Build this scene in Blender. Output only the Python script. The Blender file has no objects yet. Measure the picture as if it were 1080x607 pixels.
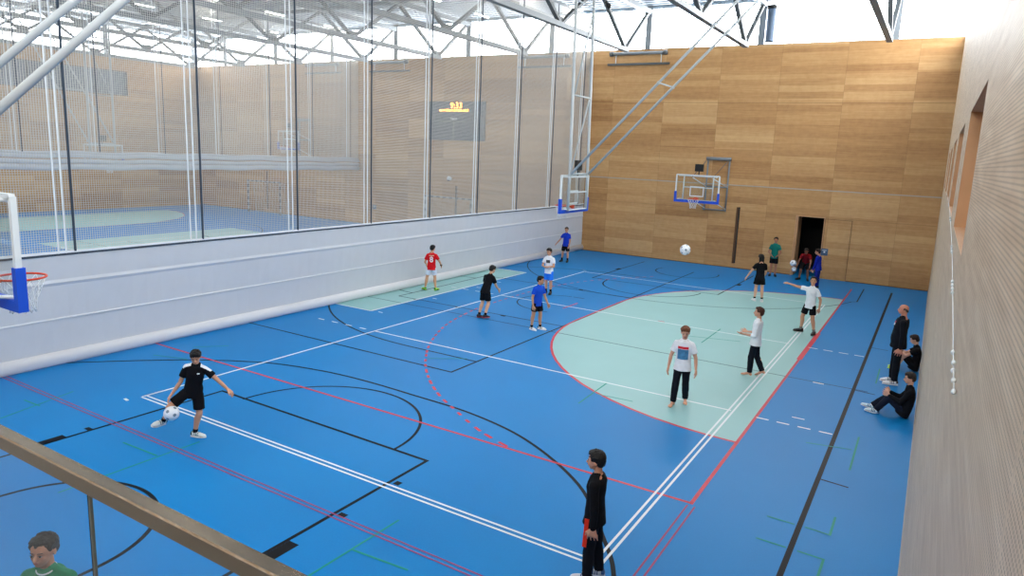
import bpy, bmesh, math, random
from mathutils import Vector, Matrix, noise
from mathutils.bvhtree import BVHTree
random.seed(7)
PI = math.pi
COL = bpy.context.scene.collection
sc = bpy.context.scene

# ------------------------------------------------------------------ helpers
def srgb(r, g, b):
    f = lambda c: (c/255/12.92) if c/255 <= 0.04045 else ((c/255+0.055)/1.055)**2.4
    return (f(r), f(g), f(b), 1)

MATS = {}
def mat(name, col, rough=0.6, metal=0.0, spec=0.4, emit=None, estr=0, bump=0, bscale=60, var=0, vscale=6):
    if name in MATS: return MATS[name]
    m = bpy.data.materials.new(name); m.use_nodes = True
    nt = m.node_tree; b = nt.nodes['Principled BSDF']
    c = srgb(*col)
    b.inputs['Base Color'].default_value = c
    b.inputs['Roughness'].default_value = rough
    b.inputs['Metallic'].default_value = metal
    b.inputs['Specular IOR Level'].default_value = spec
    if emit:
        b.inputs['Emission Color'].default_value = srgb(*emit); b.inputs['Emission Strength'].default_value = estr
    if bump or var:
        tc = nt.nodes.new('ShaderNodeTexCoord')
    if var:
        n = nt.nodes.new('ShaderNodeTexNoise'); n.inputs['Scale'].default_value = vscale; n.inputs['Detail'].default_value = 4
        nt.links.new(tc.outputs['Object'], n.inputs['Vector'])
        r = nt.nodes.new('ShaderNodeMapRange'); r.inputs['From Min'].default_value = .3; r.inputs['From Max'].default_value = .7
        r.inputs['To Min'].default_value = 1-var; r.inputs['To Max'].default_value = 1+var
        nt.links.new(n.outputs['Fac'], r.inputs['Value'])
        mx = nt.nodes.new('ShaderNodeVectorMath'); mx.operation = 'SCALE'; mx.inputs[0].default_value = c[:3]
        nt.links.new(r.outputs[0], mx.inputs['Scale']); nt.links.new(mx.outputs[0], b.inputs['Base Color'])
    if bump:
        n = nt.nodes.new('ShaderNodeTexNoise'); n.inputs['Scale'].default_value = bscale
        nt.links.new(tc.outputs['Object'], n.inputs['Vector'])
        bp = nt.nodes.new('ShaderNodeBump'); bp.inputs['Strength'].default_value = bump; bp.inputs['Distance'].default_value = .01
        nt.links.new(n.outputs['Fac'], bp.inputs['Height']); nt.links.new(bp.outputs[0], b.inputs['Normal'])
    MATS[name] = m
    return m

class MB:
    """collects shapes, then links them as one mesh object"""
    def __init__(s): s.v = []; s.f = []; s.m = []; s.sm = []
    def add(s, vs, fs, mi=0, smooth=False):
        o = len(s.v); s.v += [tuple(v) for v in vs]
        for f in fs: s.f.append(tuple(i+o for i in f)); s.m.append(mi); s.sm.append(smooth)
    def box(s, x0, y0, z0, x1, y1, z1, mi=0):
        vs = [(x, y, z) for z in (z0, z1) for y in (y0, y1) for x in (x0, x1)]
        s.add(vs, [(0,2,3,1),(4,5,7,6),(0,1,5,4),(2,6,7,3),(0,4,6,2),(1,3,7,5)], mi)
    def quad(s, pts, mi=0): s.add(pts, [tuple(range(len(pts)))], mi)
    def bar(s, a, b, w, h, mi=0, up=(0,0,1)):
        a = Vector(a); b = Vector(b); d = (b-a).normalized(); up = Vector(up)
        if abs(d.dot(up)) > .98: up = Vector((1,0,0))
        l = d.cross(up).normalized(); u = l.cross(d)
        vs = [p + l*x*w/2 + u*y*h/2 for p in (a, b) for x, y in ((-1,-1),(1,-1),(1,1),(-1,1))]
        s.add(vs, [(3,2,1,0),(4,5,6,7),(0,1,5,4),(1,2,6,5),(2,3,7,6),(3,0,4,7)], mi)
    def tube(s, pts, r, n=8, mi=0, cap=True, closed=False):
        pts = [Vector(p) for p in pts]; rs = r if isinstance(r, (list, tuple)) else [r]*len(pts)
        vs = []; k = len(pts); pu = None
        for i, p in enumerate(pts):
            if closed: d = (pts[(i+1) % k]-pts[i-1])
            else: d = pts[min(i+1, k-1)]-pts[max(i-1, 0)]
            d.normalize()
            if pu is None:
                u = Vector((0,0,1)) if abs(d.z) < .9 else Vector((1,0,0))
            else: u = pu
            l = d.cross(u).normalized(); u = l.cross(d); pu = u
            for j in range(n):
                a = 2*PI*j/n; vs.append(p + (l*math.cos(a)+u*math.sin(a))*rs[i])
        fs = []
        for i in range(k if closed else k-1):
            for j in range(n):
                a = i*n+j; b = i*n+(j+1) % n; c = ((i+1) % k)*n+(j+1) % n; d_ = ((i+1) % k)*n+j
                fs.append((a, b, c, d_))
        if cap and not closed:
            fs.append(tuple(range(n))[::-1]); fs.append(tuple((k-1)*n+j for j in range(n)))
        s.add(vs, fs, mi, True)
    def ball(s, c, r, n=12, m=8, mi=0, rot=None):
        c = Vector(c); r = Vector((r, r, r)) if not hasattr(r, '__len__') else Vector(r)
        vs = []
        for i in range(m+1):
            t = PI*i/m
            for j in range(n):
                a = 2*PI*j/n
                p = Vector((math.sin(t)*math.cos(a)*r.x, math.sin(t)*math.sin(a)*r.y, math.cos(t)*r.z))
                if rot is not None: p = rot @ p
                vs.append(c+p)
        fs = []
        for i in range(m):
            for j in range(n):
                fs.append((i*n+j, (i+1)*n+j, (i+1)*n+(j+1) % n, i*n+(j+1) % n))
        s.add(vs, fs, mi, True)
    def loft(s, secs, n=16, mi=0):
        """secs: (center, half-vector a, half-vector b)"""
        vs = []
        for c, a, b in secs:
            c = Vector(c); a = Vector(a); b = Vector(b)
            for j in range(n):
                t = 2*PI*j/n; vs.append(c + a*math.cos(t)+b*math.sin(t))
        fs = []; k = len(secs)
        for i in range(k-1):
            for j in range(n):
                fs.append((i*n+j, i*n+(j+1) % n, (i+1)*n+(j+1) % n, (i+1)*n+j))
        fs.append(tuple(range(n))[::-1]); fs.append(tuple((k-1)*n+j for j in range(n)))
        s.add(vs, fs, mi, True)
    def cap(s, a, b, r0, r1, n=10, mi=0):
        """rounded tapered capsule"""
        a = Vector(a); b = Vector(b); d = (b-a)
        if d.length < 1e-6: return s.ball(a, r0, n, 8, mi)
        d.normalize(); pts = []; rs = []
        for t in (-1, -.8, -.5, 0): pts.append(a+d*r0*t); rs.append(max(r0*math.sqrt(1-t*t), r0*.05))
        for t in (0, .5, .8, 1): pts.append(b+d*r1*t); rs.append(max(r1*math.sqrt(1-t*t), r1*.05))
        s.tube(pts, rs, n, mi)
    def mesh(s, name):
        me = bpy.data.meshes.new(name); me.from_pydata(s.v, [], s.f)
        for p, m_, sm in zip(me.polygons, s.m, s.sm): p.material_index = m_; p.use_smooth = sm
        return me
    def build(s, name, mats, parent=None, M=None, recalc=True):
        me = s.mesh(name)
        if recalc:
            bm = bmesh.new(); bm.from_mesh(me); bmesh.ops.recalc_face_normals(bm, faces=bm.faces); bm.to_mesh(me); bm.free()
        return link(name, me, mats, parent, M)

def link(name, me, mats, parent=None, M=None):
    o = bpy.data.objects.new(name, me); COL.objects.link(o)
    for m in (mats if isinstance(mats, (list, tuple)) else [mats]): me.materials.append(m)
    if M is not None: me.transform(M)
    if parent is not None: o.parent = parent
    return o
def tag(o, label=None, cat=None, group=None, kind=None):
    if label: o['label'] = label
    if cat: o['category'] = cat
    if group: o['group'] = group
    if kind: o['kind'] = kind
    return o
def empty(name, loc=(0,0,0), rz=0, **k):
    o = bpy.data.objects.new(name, None); COL.objects.link(o); o.location = loc; o.rotation_euler = (0,0,rz)
    o.empty_display_size = .2
    return tag(o, **k)
def struct(o): o['kind'] = 'structure'; return o
def copy_tree(o, parent=None):
    c = o.copy(); COL.objects.link(c); c.parent = parent
    for ch in list(o.children): copy_tree(ch, c)
    return c

# ------------------------------------------------------------------ materials
def nodes_mat(name):
    m = bpy.data.materials.new(name); m.use_nodes = True
    return m, m.node_tree, m.node_tree.nodes['Principled BSDF']
def math_n(nt, op, a, b=None, c=None):
    n = nt.nodes.new('ShaderNodeMath'); n.operation = op
    for i, v in enumerate((a, b, c)):
        if v is None: continue
        if isinstance(v, (int, float)): n.inputs[i].default_value = v
        else: nt.links.new(v, n.inputs[i])
    return n.outputs[0]
def obj_xyz(nt):
    tc = nt.nodes.new('ShaderNodeTexCoord'); s = nt.nodes.new('ShaderNodeSeparateXYZ')
    nt.links.new(tc.outputs['Object'], s.inputs[0]); return tc, s
def ramp(nt, fac, stops):
    r = nt.nodes.new('ShaderNodeValToRGB'); nt.links.new(fac, r.inputs[0])
    while len(r.color_ramp.elements) < len(stops): r.color_ramp.elements.new(.5)
    for e, (p, c) in zip(r.color_ramp.elements, stops): e.position = p; e.color = srgb(*c)
    return r.outputs[0]

def wood_panel(name, ax='X', tint=1.0):
    """large veneer boards laid horizontally; staggered end joints, each strip its own tone"""
    m, nt, b = nodes_mat(name)
    tc, s = obj_xyz(nt)
    u = s.outputs[ax]; z = s.outputs['Z']
    pw, rh = 2.48, .26
    row = math_n(nt, 'FLOOR', math_n(nt, 'DIVIDE', z, rh))
    upper = math_n(nt, 'GREATER_THAN', z, 7.11)
    pan = math_n(nt, 'FLOOR', math_n(nt, 'DIVIDE', math_n(nt, 'SUBTRACT', u, .70), pw))
    # random tone per strip per panel, joined at random into longer strips
    cx = nt.nodes.new('ShaderNodeCombineXYZ'); nt.links.new(pan, cx.inputs[0]); nt.links.new(row, cx.inputs[1]); nt.links.new(upper, cx.inputs[2])
    wn = nt.nodes.new('ShaderNodeTexWhiteNoise'); nt.links.new(cx.outputs[0], wn.inputs['Vector'])
    row2 = math_n(nt, 'FLOOR', math_n(nt, 'DIVIDE', z, 1.03))
    cx2 = nt.nodes.new('ShaderNodeCombineXYZ'); nt.links.new(pan, cx2.inputs[0]); nt.links.new(row2, cx2.inputs[1]); cx2.inputs[2].default_value = 3
    wn2 = nt.nodes.new('ShaderNodeTexWhiteNoise'); nt.links.new(cx2.outputs[0], wn2.inputs['Vector'])
    mp = nt.nodes.new('ShaderNodeMapping'); nt.links.new(tc.outputs['Object'], mp.inputs[0])
    mp.inputs['Scale'].default_value = (.8, .8, 16)
    g = nt.nodes.new('ShaderNodeTexNoise'); g.inputs['Scale'].default_value = 1.6; g.inputs['Detail'].default_value = 7; g.inputs['Roughness'].default_value = .65
    nt.links.new(mp.outputs[0], g.inputs['Vector'])
    mot = nt.nodes.new('ShaderNodeTexNoise'); mot.inputs['Scale'].default_value = 5; mot.inputs['Detail'].default_value = 5
    nt.links.new(tc.outputs['Object'], mot.inputs['Vector'])
    f = math_n(nt, 'ADD', math_n(nt, 'MULTIPLY', wn.outputs['Value'], .22), math_n(nt, 'MULTIPLY', wn2.outputs['Value'], .24))
    f = math_n(nt, 'ADD', f, math_n(nt, 'MULTIPLY', g.outputs['Fac'], .42))
    f = math_n(nt, 'ADD', f, math_n(nt, 'MULTIPLY', math_n(nt, 'SUBTRACT', mot.outputs['Fac'], .5), .22))
    t = lambda c: tuple(min(255, x*tint) for x in c)
    col = ramp(nt, f, [(.15, t((154,109,64))), (.42, t((186,141,90))), (.60, t((202,160,109))), (.85, t((220,181,130)))])
    # joints
    fu = math_n(nt, 'FRACT', math_n(nt, 'DIVIDE', math_n(nt, 'SUBTRACT', u, .70), pw))
    seam = math_n(nt, 'LESS_THAN', fu, .0035)
    fz = math_n(nt, 'ABSOLUTE', math_n(nt, 'SUBTRACT', z, 7.11)); seam = math_n(nt, 'MAXIMUM', seam, math_n(nt, 'LESS_THAN', fz, .01))
    fz2 = math_n(nt, 'ABSOLUTE', math_n(nt, 'SUBTRACT', z, 2.52)); seam = math_n(nt, 'MAXIMUM', seam, math_n(nt, 'LESS_THAN', fz2, .006))
    mx = nt.nodes.new('ShaderNodeMix'); mx.data_type = 'RGBA'; nt.links.new(math_n(nt, 'MULTIPLY', seam, .5), mx.inputs[0])
    nt.links.new(col, mx.inputs[6]); mx.inputs[7].default_value = srgb(96,66,40)
    nt.links.new(mx.outputs[2], b.inputs['Base Color'])
    b.inputs['Roughness'].default_value = .48; b.inputs['Specular IOR Level'].default_value = .35
    return m

def perforated(name):
    """pale acoustic board with rows of small holes"""
    m, nt, b = nodes_mat(name)
    tc, s = obj_xyz(nt)
    y = s.outputs['Y']; z = s.outputs['Z']; P_ = .016
    fy = math_n(nt, 'SUBTRACT', math_n(nt, 'FRACT', math_n(nt, 'DIVIDE', y, P_)), .5)
    fz = math_n(nt, 'SUBTRACT', math_n(nt, 'FRACT', math_n(nt, 'DIVIDE', z, P_)), .5)
    d = math_n(nt, 'SQRT', math_n(nt, 'ADD', math_n(nt, 'MULTIPLY', fy, fy), math_n(nt, 'MULTIPLY', fz, fz)))
    hole = math_n(nt, 'LESS_THAN', d, .24)
    # a margin without holes around every board
    my = math_n(nt, 'FRACT', math_n(nt, 'DIVIDE', math_n(nt, 'ADD', y, .35), 2.48)); mz = math_n(nt, 'FRACT', math_n(nt, 'DIVIDE', z, 1.24))
    e1 = math_n(nt, 'LESS_THAN', math_n(nt, 'ABSOLUTE', math_n(nt, 'SUBTRACT', my, .5)), .494)
    e2 = math_n(nt, 'LESS_THAN', math_n(nt, 'ABSOLUTE', math_n(nt, 'SUBTRACT', mz, .5)), .488)
    hole = math_n(nt, 'MULTIPLY', math_n(nt, 'MULTIPLY', hole, e1), e2)
    seam = math_n(nt, 'MAXIMUM', math_n(nt, 'LESS_THAN', my, .0016), math_n(nt, 'LESS_THAN', mz, .003))
    mp = nt.nodes.new('ShaderNodeMapping'); nt.links.new(tc.outputs['Object'], mp.inputs[0]); mp.inputs['Scale'].default_value = (1, .8, 9)
    g = nt.nodes.new('ShaderNodeTexNoise'); g.inputs['Scale'].default_value = 2.2; g.inputs['Detail'].default_value = 6
    nt.links.new(mp.outputs[0], g.inputs['Vector'])
    col = ramp(nt, g.outputs['Fac'], [(.3, (196,170,140)), (.5, (208,184,155)), (.72, (220,199,172))])
    mx = nt.nodes.new('ShaderNodeMix'); mx.data_type = 'RGBA'
    nt.links.new(math_n(nt, 'MAXIMUM', math_n(nt, 'MULTIPLY', hole, .7), math_n(nt, 'MULTIPLY', seam, .45)), mx.inputs[0])
    nt.links.new(col, mx.inputs[6]); mx.inputs[7].default_value = srgb(88,70,54)
    nt.links.new(mx.outputs[2], b.inputs['Base Color']); b.inputs['Roughness'].default_value = .5
    b.inputs['Specular IOR Level'].default_value = .35
    return m

def floor_mat():
    m, nt, b = nodes_mat('sports_floor_blue')
    tc, s = obj_xyz(nt)
    n = nt.nodes.new('ShaderNodeTexNoise'); n.inputs['Scale'].default_value = .35; n.inputs['Detail'].default_value = 3
    nt.links.new(tc.outputs['Object'], n.inputs['Vector'])
    n2 = nt.nodes.new('ShaderNodeTexNoise'); n2.inputs['Scale'].default_value = 40; n2.inputs['Detail'].default_value = 3
    nt.links.new(tc.outputs['Object'], n2.inputs['Vector'])
    f = math_n(nt, 'ADD', math_n(nt, 'MULTIPLY', n.outputs['Fac'], .6), math_n(nt, 'MULTIPLY', n2.outputs['Fac'], .4))
    col = ramp(nt, f, [(.3, FLOOR_A), (.7, FLOOR_B)])
    nt.links.new(col, b.inputs['Base Color'])
    b.inputs['Roughness'].default_value = .45; b.inputs['Specular IOR Level'].default_value = .2
    return m
FLOOR_A = (2,120,190); FLOOR_B = (4,129,199)

def glass(name, tint=(.86,.92,.92), refl=.06):
    m = bpy.data.materials.new(name); m.use_nodes = True; nt = m.node_tree; nt.nodes.clear()
    o = nt.nodes.new('ShaderNodeOutputMaterial'); t = nt.nodes.new('ShaderNodeBsdfTransparent'); t.inputs[0].default_value = (*tint, 1)
    g = nt.nodes.new('ShaderNodeBsdfGlossy'); g.inputs['Roughness'].default_value = .03
    lw = nt.nodes.new('ShaderNodeLayerWeight'); fr_ = math_n(nt, 'MULTIPLY', math_n(nt, 'POWER', lw.outputs['Facing'], 4), .8)
    mx = nt.nodes.new('ShaderNodeMixShader')
    nt.links.new(math_n(nt, 'ADD', fr_, refl), mx.inputs[0])
    nt.links.new(t.outputs[0], mx.inputs[1]); nt.links.new(g.outputs[0], mx.inputs[2]); nt.links.new(mx.outputs[0], o.inputs[0])
    return m

M_floor = floor_mat()
M_wood = wood_panel('veneer_boards', 'X')
M_woody = wood_panel('veneer_boards_side', 'Y')
M_perf = perforated('perforated_boards')
M_green = mat('mint_floor_area', (148,195,197), .42, spec=.3, var=.02, vscale=1)
M_black = mat('black_line', (10,13,20), .5, spec=.12)
M_white = mat('white_line', (226,232,236), .45)
M_lgrey = mat('pale_line', (150,180,205), .45)
M_red = mat('red_line', (200,38,62), .45)
M_crim = mat('crimson_line', (150,48,98), .45)
M_grn = mat('green_line', (30,146,130), .5, spec=.2)
M_steel = mat('grey_painted_steel', (128,134,138), .5, spec=.5, var=.03)
M_steeld = mat('dark_painted_steel', (88,92,94), .5, spec=.5)
M_deck = mat('ribbed_roof_deck', (150,160,170), .45, metal=.2, spec=.5)
M_wht = mat('white_powder_coat', (222,228,230), .4)
M_vinyl = mat('grey_curtain_vinyl', (202,206,212), .5, var=.015, vscale=2, bump=.15, bscale=3)
M_vinylw = mat('white_curtain_vinyl', (216,218,222), .5, bump=.3, bscale=6)
M_net = mat('white_net_cord', (206,204,198), .8)
M_cord = mat('dark_cord', (58,70,84), .7)
M_strap = mat('white_strap', (232,236,238), .6)
M_bblue = mat('blue_padding', (20,80,205), .5)
M_orange = mat('orange_rim', (214,66,30), .4)
M_blk = mat('black_plastic', (18,18,20), .5)
M_inox = mat('brushed_steel', (148,136,120), .25, metal=.9, bump=.08, bscale=120)
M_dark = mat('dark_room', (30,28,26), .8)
M_darkwood = mat('dark_wood', (92,62,38), .6)
M_jamb = mat('jamb_wood', (196,150,108), .5, var=.06, vscale=5)
M_sky = None

# ------------------------------------------------------------------ building
YW = 23.78; XR = 12.0; XL = -33.0; YN = -10.0; ZT = 9.45; ZR = 11.3
fl = MB(); fl.box(XL, YN, -.2, XR, YW+4, 0); floor = struct(fl.build('floor', M_floor))

# far wall, split around the open doorway and the slots
def wall_with_holes(name, mats, axis, c0, c1, a0, a1, z0, z1, holes):
    """slab between c0..c1 on the fixed axis, a0..a1 x z0..z1 with rectangular holes (a0,a1,z0,z1)"""
    mb = MB()
    As = sorted({a0, a1, *[h[0] for h in holes], *[h[1] for h in holes]})
    Zs = sorted({z0, z1, *[h[2] for h in holes], *[h[3] for h in holes]})
    for i in range(len(As)-1):
        for j in range(len(Zs)-1):
            am = (As[i]+As[i+1])/2; zm = (Zs[j]+Zs[j+1])/2
            if any(h[0] < am < h[1] and h[2] < zm < h[3] for h in holes): continue
            if axis == 'y': mb.box(As[i], c0, Zs[j], As[i+1], c1, Zs[j+1])
            else: mb.box(c0, As[i], Zs[j], c1, As[i+1], Zs[j+1])
    return struct(mb.build(name, mats))
slots = [(4.40, 4.56, .2, 2.68), (-10.85, -10.69, .2, 2.68), (-26.3, -26.14, .2, 2.68)]
wall_with_holes('wall_far', M_wood, 'y', YW, YW+.3, XL-.3, XR+.3, 0, ZT, [(6.93, 7.99, 0, 2.5)]+slots)
niches = [(-1.75+4.35*k, .95+4.35*k, 4.11, 5.17) for k in range(5)]
wall_with_holes('wall_right', M_perf, 'x', XR, XR+.3, YN, YW+.3, 0, ZT, niches)
wl = wall_with_holes('wall_left', M_woody, 'x', XL-.3, XL, YN, YW, 0, ZT, [(4.0, 18.8, 7.05, 8.55)])
b = MB(); b.box(XL-.3, YN-.3, 0, XR+.3, YN, ZT); struct(b.build('wall_near', M_wood))
# niche liners
for k, (y0, y1, z0, z1) in enumerate(niches):
    b = MB(); D = .3
    b.box(XR+.002, y0-.03, z0-.03, XR+D, y1+.03, z0+.0005); b.box(XR+.002, y0-.03, z1-.0005, XR+D, y1+.03, z1+.03)
    b.box(XR+.002, y0-.03, z0, XR+D, y0+.0005, z1); b.box(XR+.002, y1-.0005, z0, XR+D, y1+.03, z1)
    b.box(XR+D-.02, y0, z0, XR+D+.02, y1, z1)
    struct(b.build('trim_%d' % (k+1), M_jamb))
# doorway: dark store behind, wooden leaf folded open on the left, closed leaf on the right
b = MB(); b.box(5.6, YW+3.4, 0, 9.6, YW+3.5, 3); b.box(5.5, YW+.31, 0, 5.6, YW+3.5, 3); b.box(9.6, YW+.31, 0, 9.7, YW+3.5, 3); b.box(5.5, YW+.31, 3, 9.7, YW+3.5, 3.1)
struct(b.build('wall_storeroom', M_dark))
b = MB(); b.box(6.88, YW-.015, 0, 6.93, YW+.3, 2.55); b.box(7.99, YW-.015, 0, 8.02, YW+.3, 2.55); b.box(6.88, YW-.015, 2.5, 8.02, YW+.3, 2.54)
d1 = struct(b.build('door_1', M_jamb))
b = MB(); b.box(6.94, YW+.0, .01, 6.99, YW+.95, 2.49); b.build('door_leaf', M_jamb, d1)
b = MB(); b.box(8.045, YW-.012, .01, 9.03, YW-.001, 2.46); d2 = struct(b.build('door_2', M_wood))
b = MB()
for x in (8.035, 9.04): b.box(x-.006, YW-.014, 0, x+.006, YW-.0005, 2.48)
b.box(8.03, YW-.014, 2.465, 9.05, YW-.0005, 2.478); b.build('door_seam', M_darkwood, d2)
for i, (x0, x1, z0, z1) in enumerate(slots):
    b = MB(); b.box(x0, YW+.12, z0, x1, YW+.16, z1); b.box(x0, YW+.03, z0, x0+.085, YW+.12, z1, 1)
    b.box(x0+.06, YW+.09, z0+.02, x0+.10, YW+.12, z1-.05, 2)
    struct(b.build('trim_%d' % (i+6), [M_dark, M_darkwood, M_steeld]))
# grey picture rail on the far wall and a dark strip coloured as the shadow gap at its foot
b = MB(); b.box(-3, YW-.02, 3.60, XR, YW, 3.64); struct(b.build('trim_9', mat('pale_metal_rail', (176,170,158), .4, metal=.3)))
b = MB(); b.box(XL, YW-.012, 0, 6.88, YW, .03); b.box(9.06, YW-.012, 0, XR, YW, .03); struct(b.build('baseboard_shadow_gap', M_darkwood))
b = MB(); b.box(XR-.012, -7, 0, XR, YW-.02, .05); struct(b.build('baseboard_right', mat('pale_skirting', (170,160,150), .5)))

# clerestory glazing between walls and roof
M_pane = glass('clerestory_pane', (.93,.96,.98), .05)
M_mull = mat('thin_mullion', (170,180,188), .5)
TX = [9.72-4.98*k for k in range(9)]      # truss lines
def clerestory(n, axis, c, a0, a1, cols):
    b = MB()
    step = 1.66
    k = int(abs(a1-a0)/step)
    for i in range(k+1):
        a = a1-i*step
        if axis == 'y': b.box(a-.012, c+.05, ZT, a+.012, c+.10, ZR)
        else: b.box(c+.05, a-.012, ZT, c+.10, a+.012, ZR)
    if axis == 'y': b.box(a0, c+.03, ZR-.12, a1, c+.12, ZR); b.box(a0, c+.03, ZT, a1, c+.12, ZT+.03)
    else: b.box(c+.03, a0, ZR-.12, c+.12, a1, ZR); b.box(c+.03, a0, ZT, c+.12, a1, ZT+.03)
    w = struct(b.build('window_%d' % n, M_mull))
    b = MB()
    if axis == 'y': b.quad([(a0, c+.07, ZT), (a1, c+.07, ZT), (a1, c+.07, ZR), (a0, c+.07, ZR)])
    else: b.quad([(c+.07, a0, ZT), (c+.07, a1, ZT), (c+.07, a1, ZR), (c+.07, a0, ZR)])
    b.build('pane', M_pane, w)
    for a in cols:
        b = MB()
        if axis == 'y': b.box(a-.13, c-.02, ZT, a+.13, c+.05, ZR)
        else: b.box(c-.02, a-.13, ZT, c+.05, a+.13, ZR)
        b.build('column', M_steel, w)
    return w
clerestory(1, 'y', YW, XL, XR, TX)
clerestory(2, 'x', XL-.2, YN, YW, [23.5-5.8*k for k in range(6)])
clerestory(3, 'x', XR, YN, YW, [])
clerestory(5, 'y', YN-.2, XL, XR, [])  # near-side glazing out of view, added to light the far wall
# banner-like interior window on the left end wall
b = MB()
for i in range(9): b.box(XL-.25, 4.0+i*1.85-.03, 7.05, XL-.02, 4.0+i*1.85+.03, 8.55)
b.box(XL-.25, 4, 7.05, XL-.02, 18.8, 7.1); b.box(XL-.25, 4, 8.5, XL-.02, 18.8, 8.55)
w4 = struct(b.build('window_4', M_steeld))
b = MB(); b.box(XL-.22, 4, 7.1, XL-.20, 18.8, 8.5); b.build('pane', mat('smoky_grey_glass', (112,122,134), .25, spec=.6), w4)

# roof deck, ribbed
b = MB(); vs = []; fs = []; y = YN-.3; i = 0; prof = []
while y < YW+.6:
    prof += [(y, ZR+.0), (y+.14, ZR+.0), (y+.19, ZR+.09), (y+.33, ZR+.09)]; y += .38
for (yy, zz) in prof: vs += [(XL-.5, yy, zz), (XR+.5, yy, zz)]
for i in range(len(prof)-1): fs.append((2*i, 2*i+1, 2*i+3, 2*i+2))
b.add(vs, fs); b.box(XL-.5, YN-.3, ZR+.12, XR+.5, YW+.8, ZR+.3)
struct(b.build('ceiling', M_deck, recalc=False))

# roof trusses
ordn = ['first', 'second', 'third', 'fourth', 'fifth', 'sixth', 'seventh', 'eighth', 'ninth']
BY = [21.25-5.8*k for k in range(6)]; TY = [23.6]+[18.35-5.8*k for k in range(5)]
for k, x in enumerate(TX):
    t = empty('roof_truss', (x, 0, 9.08), label='grey steel roof truss, %s one counting from the right wall' % ordn[k], cat='roof truss', group='steel trusses under the roof')
    q = lambda yy, zz: (0, yy, zz-9.08)
    b = MB(); b.bar(q(21.45, 9.08), q(YN+.1, 9.08), .2, .17); b.build('bottom_chord', M_steel, t)
    b = MB(); b.bar(q(YW-.05, 11.05), q(YN+.1, 11.05), .22, .2); b.build('top_chord', M_steel, t)
    for i in range(6):
        for ty in ([TY[i], TY[i+1]] if i+1 < 6 else [TY[i]]):
            b = MB(); b.bar(q(BY[i], 9.1), q(ty, 11.0), .11, .15, up=(1,0,0)); b.build('diagonal_brace', M_steeld, t)
        b = MB(); b.box(-.02, BY[i]-.22, .02, .02, BY[i]+.22, .28); b.build('gusset_plate', M_steeld, t)
for j, ty in enumerate(TY[1:]):
    b = MB(); b.bar((XL, ty, 11.08), (XR, ty, 11.08), .12, .14)
    tag(b.build('roof_purlin', M_steel), 'grey steel purlin crossing above the trusses, %s from the far wall' % ordn[j], 'beam', 'purlins under the roof deck')
# lamps
M_lamp = mat('lamp_diffuser', (255,255,255), .5, emit=(255,250,240), estr=34)
lamp = empty('ceiling_light', (0,0,0), label='slim linear ceiling lamp hanging between the roof trusses', cat='ceiling lamp', group='linear lamps between the roof trusses')
b = MB(); b.box(-.06, -.55, .012, .06, .55, .08); b.build('housing', M_wht, lamp)
b = MB(); b.box(-.05, -.53, 0, .05, .53, .012); b.build('diffuser', M_lamp, lamp)
b = MB(); b.box(-.005, -.5, .08, .005, -.49, .36); b.box(-.005, .49, .08, .005, .5, .36); b.build('hanger', M_steel, lamp)
first = True
for k in range(9):
    xx = TX[k]-2.5 if k < 8 else 11.2
    for j in range(8):
        o = lamp if first else copy_tree(lamp); first = False
        o.location = (xx, 21.4-3.75*j, 10.9)

# ------------------------------------------------------------------ floor markings (children of the floor)
Z1, Z2, Z3, Z4 = .0012, .0022, .0030, .0038
def strip(mb, pts, w, z, closed=False, mi=0):
    pts = [Vector((p[0], p[1], 0)) for p in pts]; k = len(pts); L = []; R = []
    for i in range(k):
        a = pts[i-1] if (i > 0 or closed) else pts[i]; c = pts[(i+1) % k] if (i < k-1 or closed) else pts[i]
        if a == pts[i]: d = (c-pts[i]).normalized(); n = Vector((-d.y, d.x, 0)); s = 1
        elif c == pts[i]: d = (pts[i]-a).normalized(); n = Vector((-d.y, d.x, 0)); s = 1
        else:
            d1 = (pts[i]-a).normalized(); d2 = (c-pts[i]).normalized(); n = Vector((-(d1.y+d2.y), d1.x+d2.x, 0))
            n.normalize(); s = 1/max(.3, n.dot(Vector((-d1.y, d1.x, 0))))
        L.append(pts[i]+n*w/2*s); R.append(pts[i]-n*w/2*s)
    vs = [(p.x, p.y, z) for p in L]+[(p.x, p.y, z) for p in R]
    fs = [(i, (i+1) % k, k+(i+1) % k, k+i) for i in range(k if closed else k-1)]
    mb.add(vs, fs, mi)
def arc(cx, cy, r, a0, a1, n=48): return [(cx+r*math.cos(math.radians(a0+(a1-a0)*i/n)), cy+r*math.sin(math.radians(a0+(a1-a0)*i/n))) for i in range(n+1)]
def catmull(P, n=8):
    P = [Vector(p).to_2d() if len(p) > 2 else Vector(p) for p in P]; out = []
    for i in range(len(P)-1):
        p0 = P[max(i-1, 0)]; p1 = P[i]; p2 = P[i+1]; p3 = P[min(i+2, len(P)-1)]
        for j in range(n):
            t = j/n; out.append(tuple(.5*((2*p1)+(p2-p0)*t+(2*p0-5*p1+4*p2-p3)*t*t+(3*p1-p0-3*p2+p3)*t**3)))
    out.append(tuple(P[-1])); return out
def fm(mb, name, m, label=None):
    o = mb.build(name, m, floor, recalc=False)
    if label: o['label'] = label
    return o
GX = 9.47
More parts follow.
